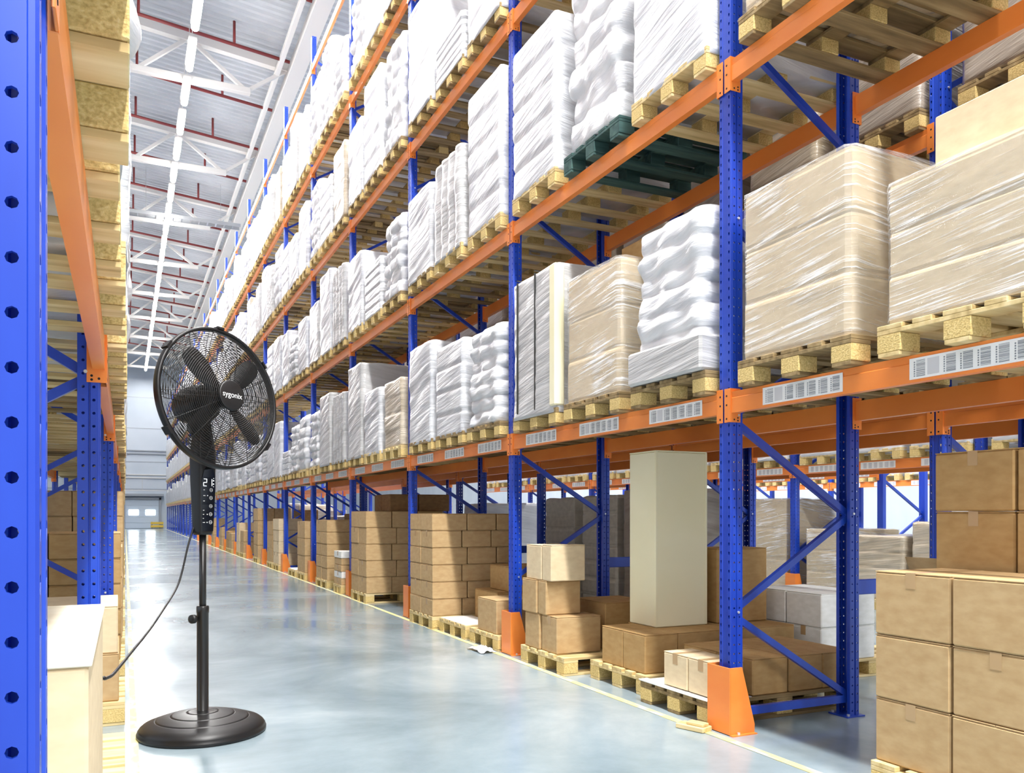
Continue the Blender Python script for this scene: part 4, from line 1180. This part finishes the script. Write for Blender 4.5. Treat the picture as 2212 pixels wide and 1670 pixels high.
b = hmb(); b.lathe([(0.01, -0.096), (0.078, -0.096), (0.082, -0.1), (0.08, -0.106), (0.074, -0.109), (0.01, -0.109)], 48, 0, 'y')
badge = ob('centre_badge', b.mesh('centre_badge', BLACK, True), fan)
fc = bpy.data.curves.new('badge_text', 'FONT'); fc.body = 'sygonix'; fc.size = 0.042; fc.extrude = 0.0006; fc.align_x = 'CENTER'; fc.align_y = 'CENTER'
fo = bpy.data.objects.new('badge_text', fc); COL.objects.link(fo)
bpy.context.view_layer.update()
tm = bpy.data.meshes.new_from_object(fo.evaluated_get(bpy.context.evaluated_depsgraph_get()))
bpy.data.objects.remove(fo)
tm.materials.clear(); tm.materials.append(MARKWHITE)
tm.transform(HM @ Matrix.Translation((0, -0.1102, 0.0)) @ Matrix.Rotation(PI / 2, 4, 'X'))
ob('badge_lettering', tm, badge, label='white brand lettering')
b = hmb(); b.lathe([(0.01, -0.07), (0.05, -0.07), (0.058, -0.06), (0.06, -0.02), (0.05, 0.0), (0.01, 0.0)], 32, 0, 'y'); ob('blade_hub', b.mesh('blade_hub', BLACK, True), fan)
for q in range(4):
    b = hmb(); A = math.radians(47 + 90 * q); vs = []; fs = []
    rad = [0.05, 0.1, 0.16, 0.22, 0.27, 0.3, 0.315]; wid = [0.045, 0.075, 0.1, 0.112, 0.105, 0.08, 0.035]; tw = [22, 19, 16, 14, 12, 11, 11]
    nw = 7
    for r, w, t_ in zip(rad, wid, tw):
        for j in range(nw):
            u = (j / (nw - 1) - 0.5); cb = 0.012 * (1 - (2 * u) ** 2)
            tx = u * w * math.cos(math.radians(t_)); ty = u * w * math.sin(math.radians(t_)) - 0.035 - cb
            vs.append((r * math.cos(A) - tx * math.sin(A), ty, r * math.sin(A) + tx * math.cos(A)))
    nv = len(vs); vs += [(p[0], p[1] + 0.003, p[2]) for p in vs]
    for i in range(len(rad) - 1):
        for j in range(nw - 1):
            k = i * nw + j
            fs.append((k, k + 1, k + nw + 1, k + nw)); fs.append((nv + k, nv + k + nw, nv + k + nw + 1, nv + k + 1))
    b.add(vs, fs); ob('blade', b.mesh('blade', BLACK, True), fan)
b = hmb(); b.lathe([(0.02, 0.105), (0.085, 0.105), (0.102, 0.115), (0.108, 0.16), (0.105, 0.23), (0.088, 0.285), (0.05, 0.308), (0.01, 0.312)], 40, 0, 'y')
mot = ob('motor_housing', b.mesh('motor_housing', BLACK, True), fan)
b = MB(); b.tube([(0, 0.01, 1.66), (0, 0.02, 1.74)], [0.04, 0.045], 20); ob('tilt_neck', b.mesh('tilt_neck', BLACK, True), fan)
# mains lead: from the column foot down to the left rack
def inv(u, v, Zc):
    Xc = (u - 1106) / 1800 * Zc
    return Vector((Xc * math.cos(THETA) + Zc * math.sin(THETA), -Xc * math.sin(THETA) + Zc * math.cos(THETA), 1.2 + (1110 - v) / 1800 * Zc))
cab = [(424, 1118, 4.57), (418, 1140, 4.55), (406, 1180, 4.5), (392, 1240, 4.35), (379, 1275, 4.2), (352, 1318, 3.9), (322, 1362, 3.55), (288, 1404, 3.2), (262, 1436, 2.92), (243, 1458, 2.72), (228, 1466, 2.62), (214, 1476, 2.6)]
fm = fan.matrix_basis
fi = (Matrix.Translation((FX, FY, 0)) @ Matrix.Rotation(FA, 4, 'Z')).inverted()
cp = [inv(*c) for c in cab]
cp += [Vector((-0.16, 2.86, 0.5)), Vector((-0.2, 2.9, 0.2)), Vector((-0.24, 2.95, 0.012))]
pts = []
for i in range(len(cp) - 1):
    p0 = cp[max(i - 1, 0)]; p1 = cp[i]; p2 = cp[i + 1]; p3 = cp[min(i + 2, len(cp) - 1)]
    for s_ in range(6):
        t_ = s_ / 6
        pts.append(0.5 * ((2 * p1) + (p2 - p0) * t_ + (2 * p0 - 5 * p1 + 4 * p2 - p3) * t_ ** 2 + (3 * p1 - p0 - 3 * p2 + p3) * t_ ** 3))
pts.append(cp[-1])
m = MB(); m.tube([fi @ p for p in pts], 0.0052, 8); ob('power_cord', m.mesh('power_cord', BLACK, True), fan)
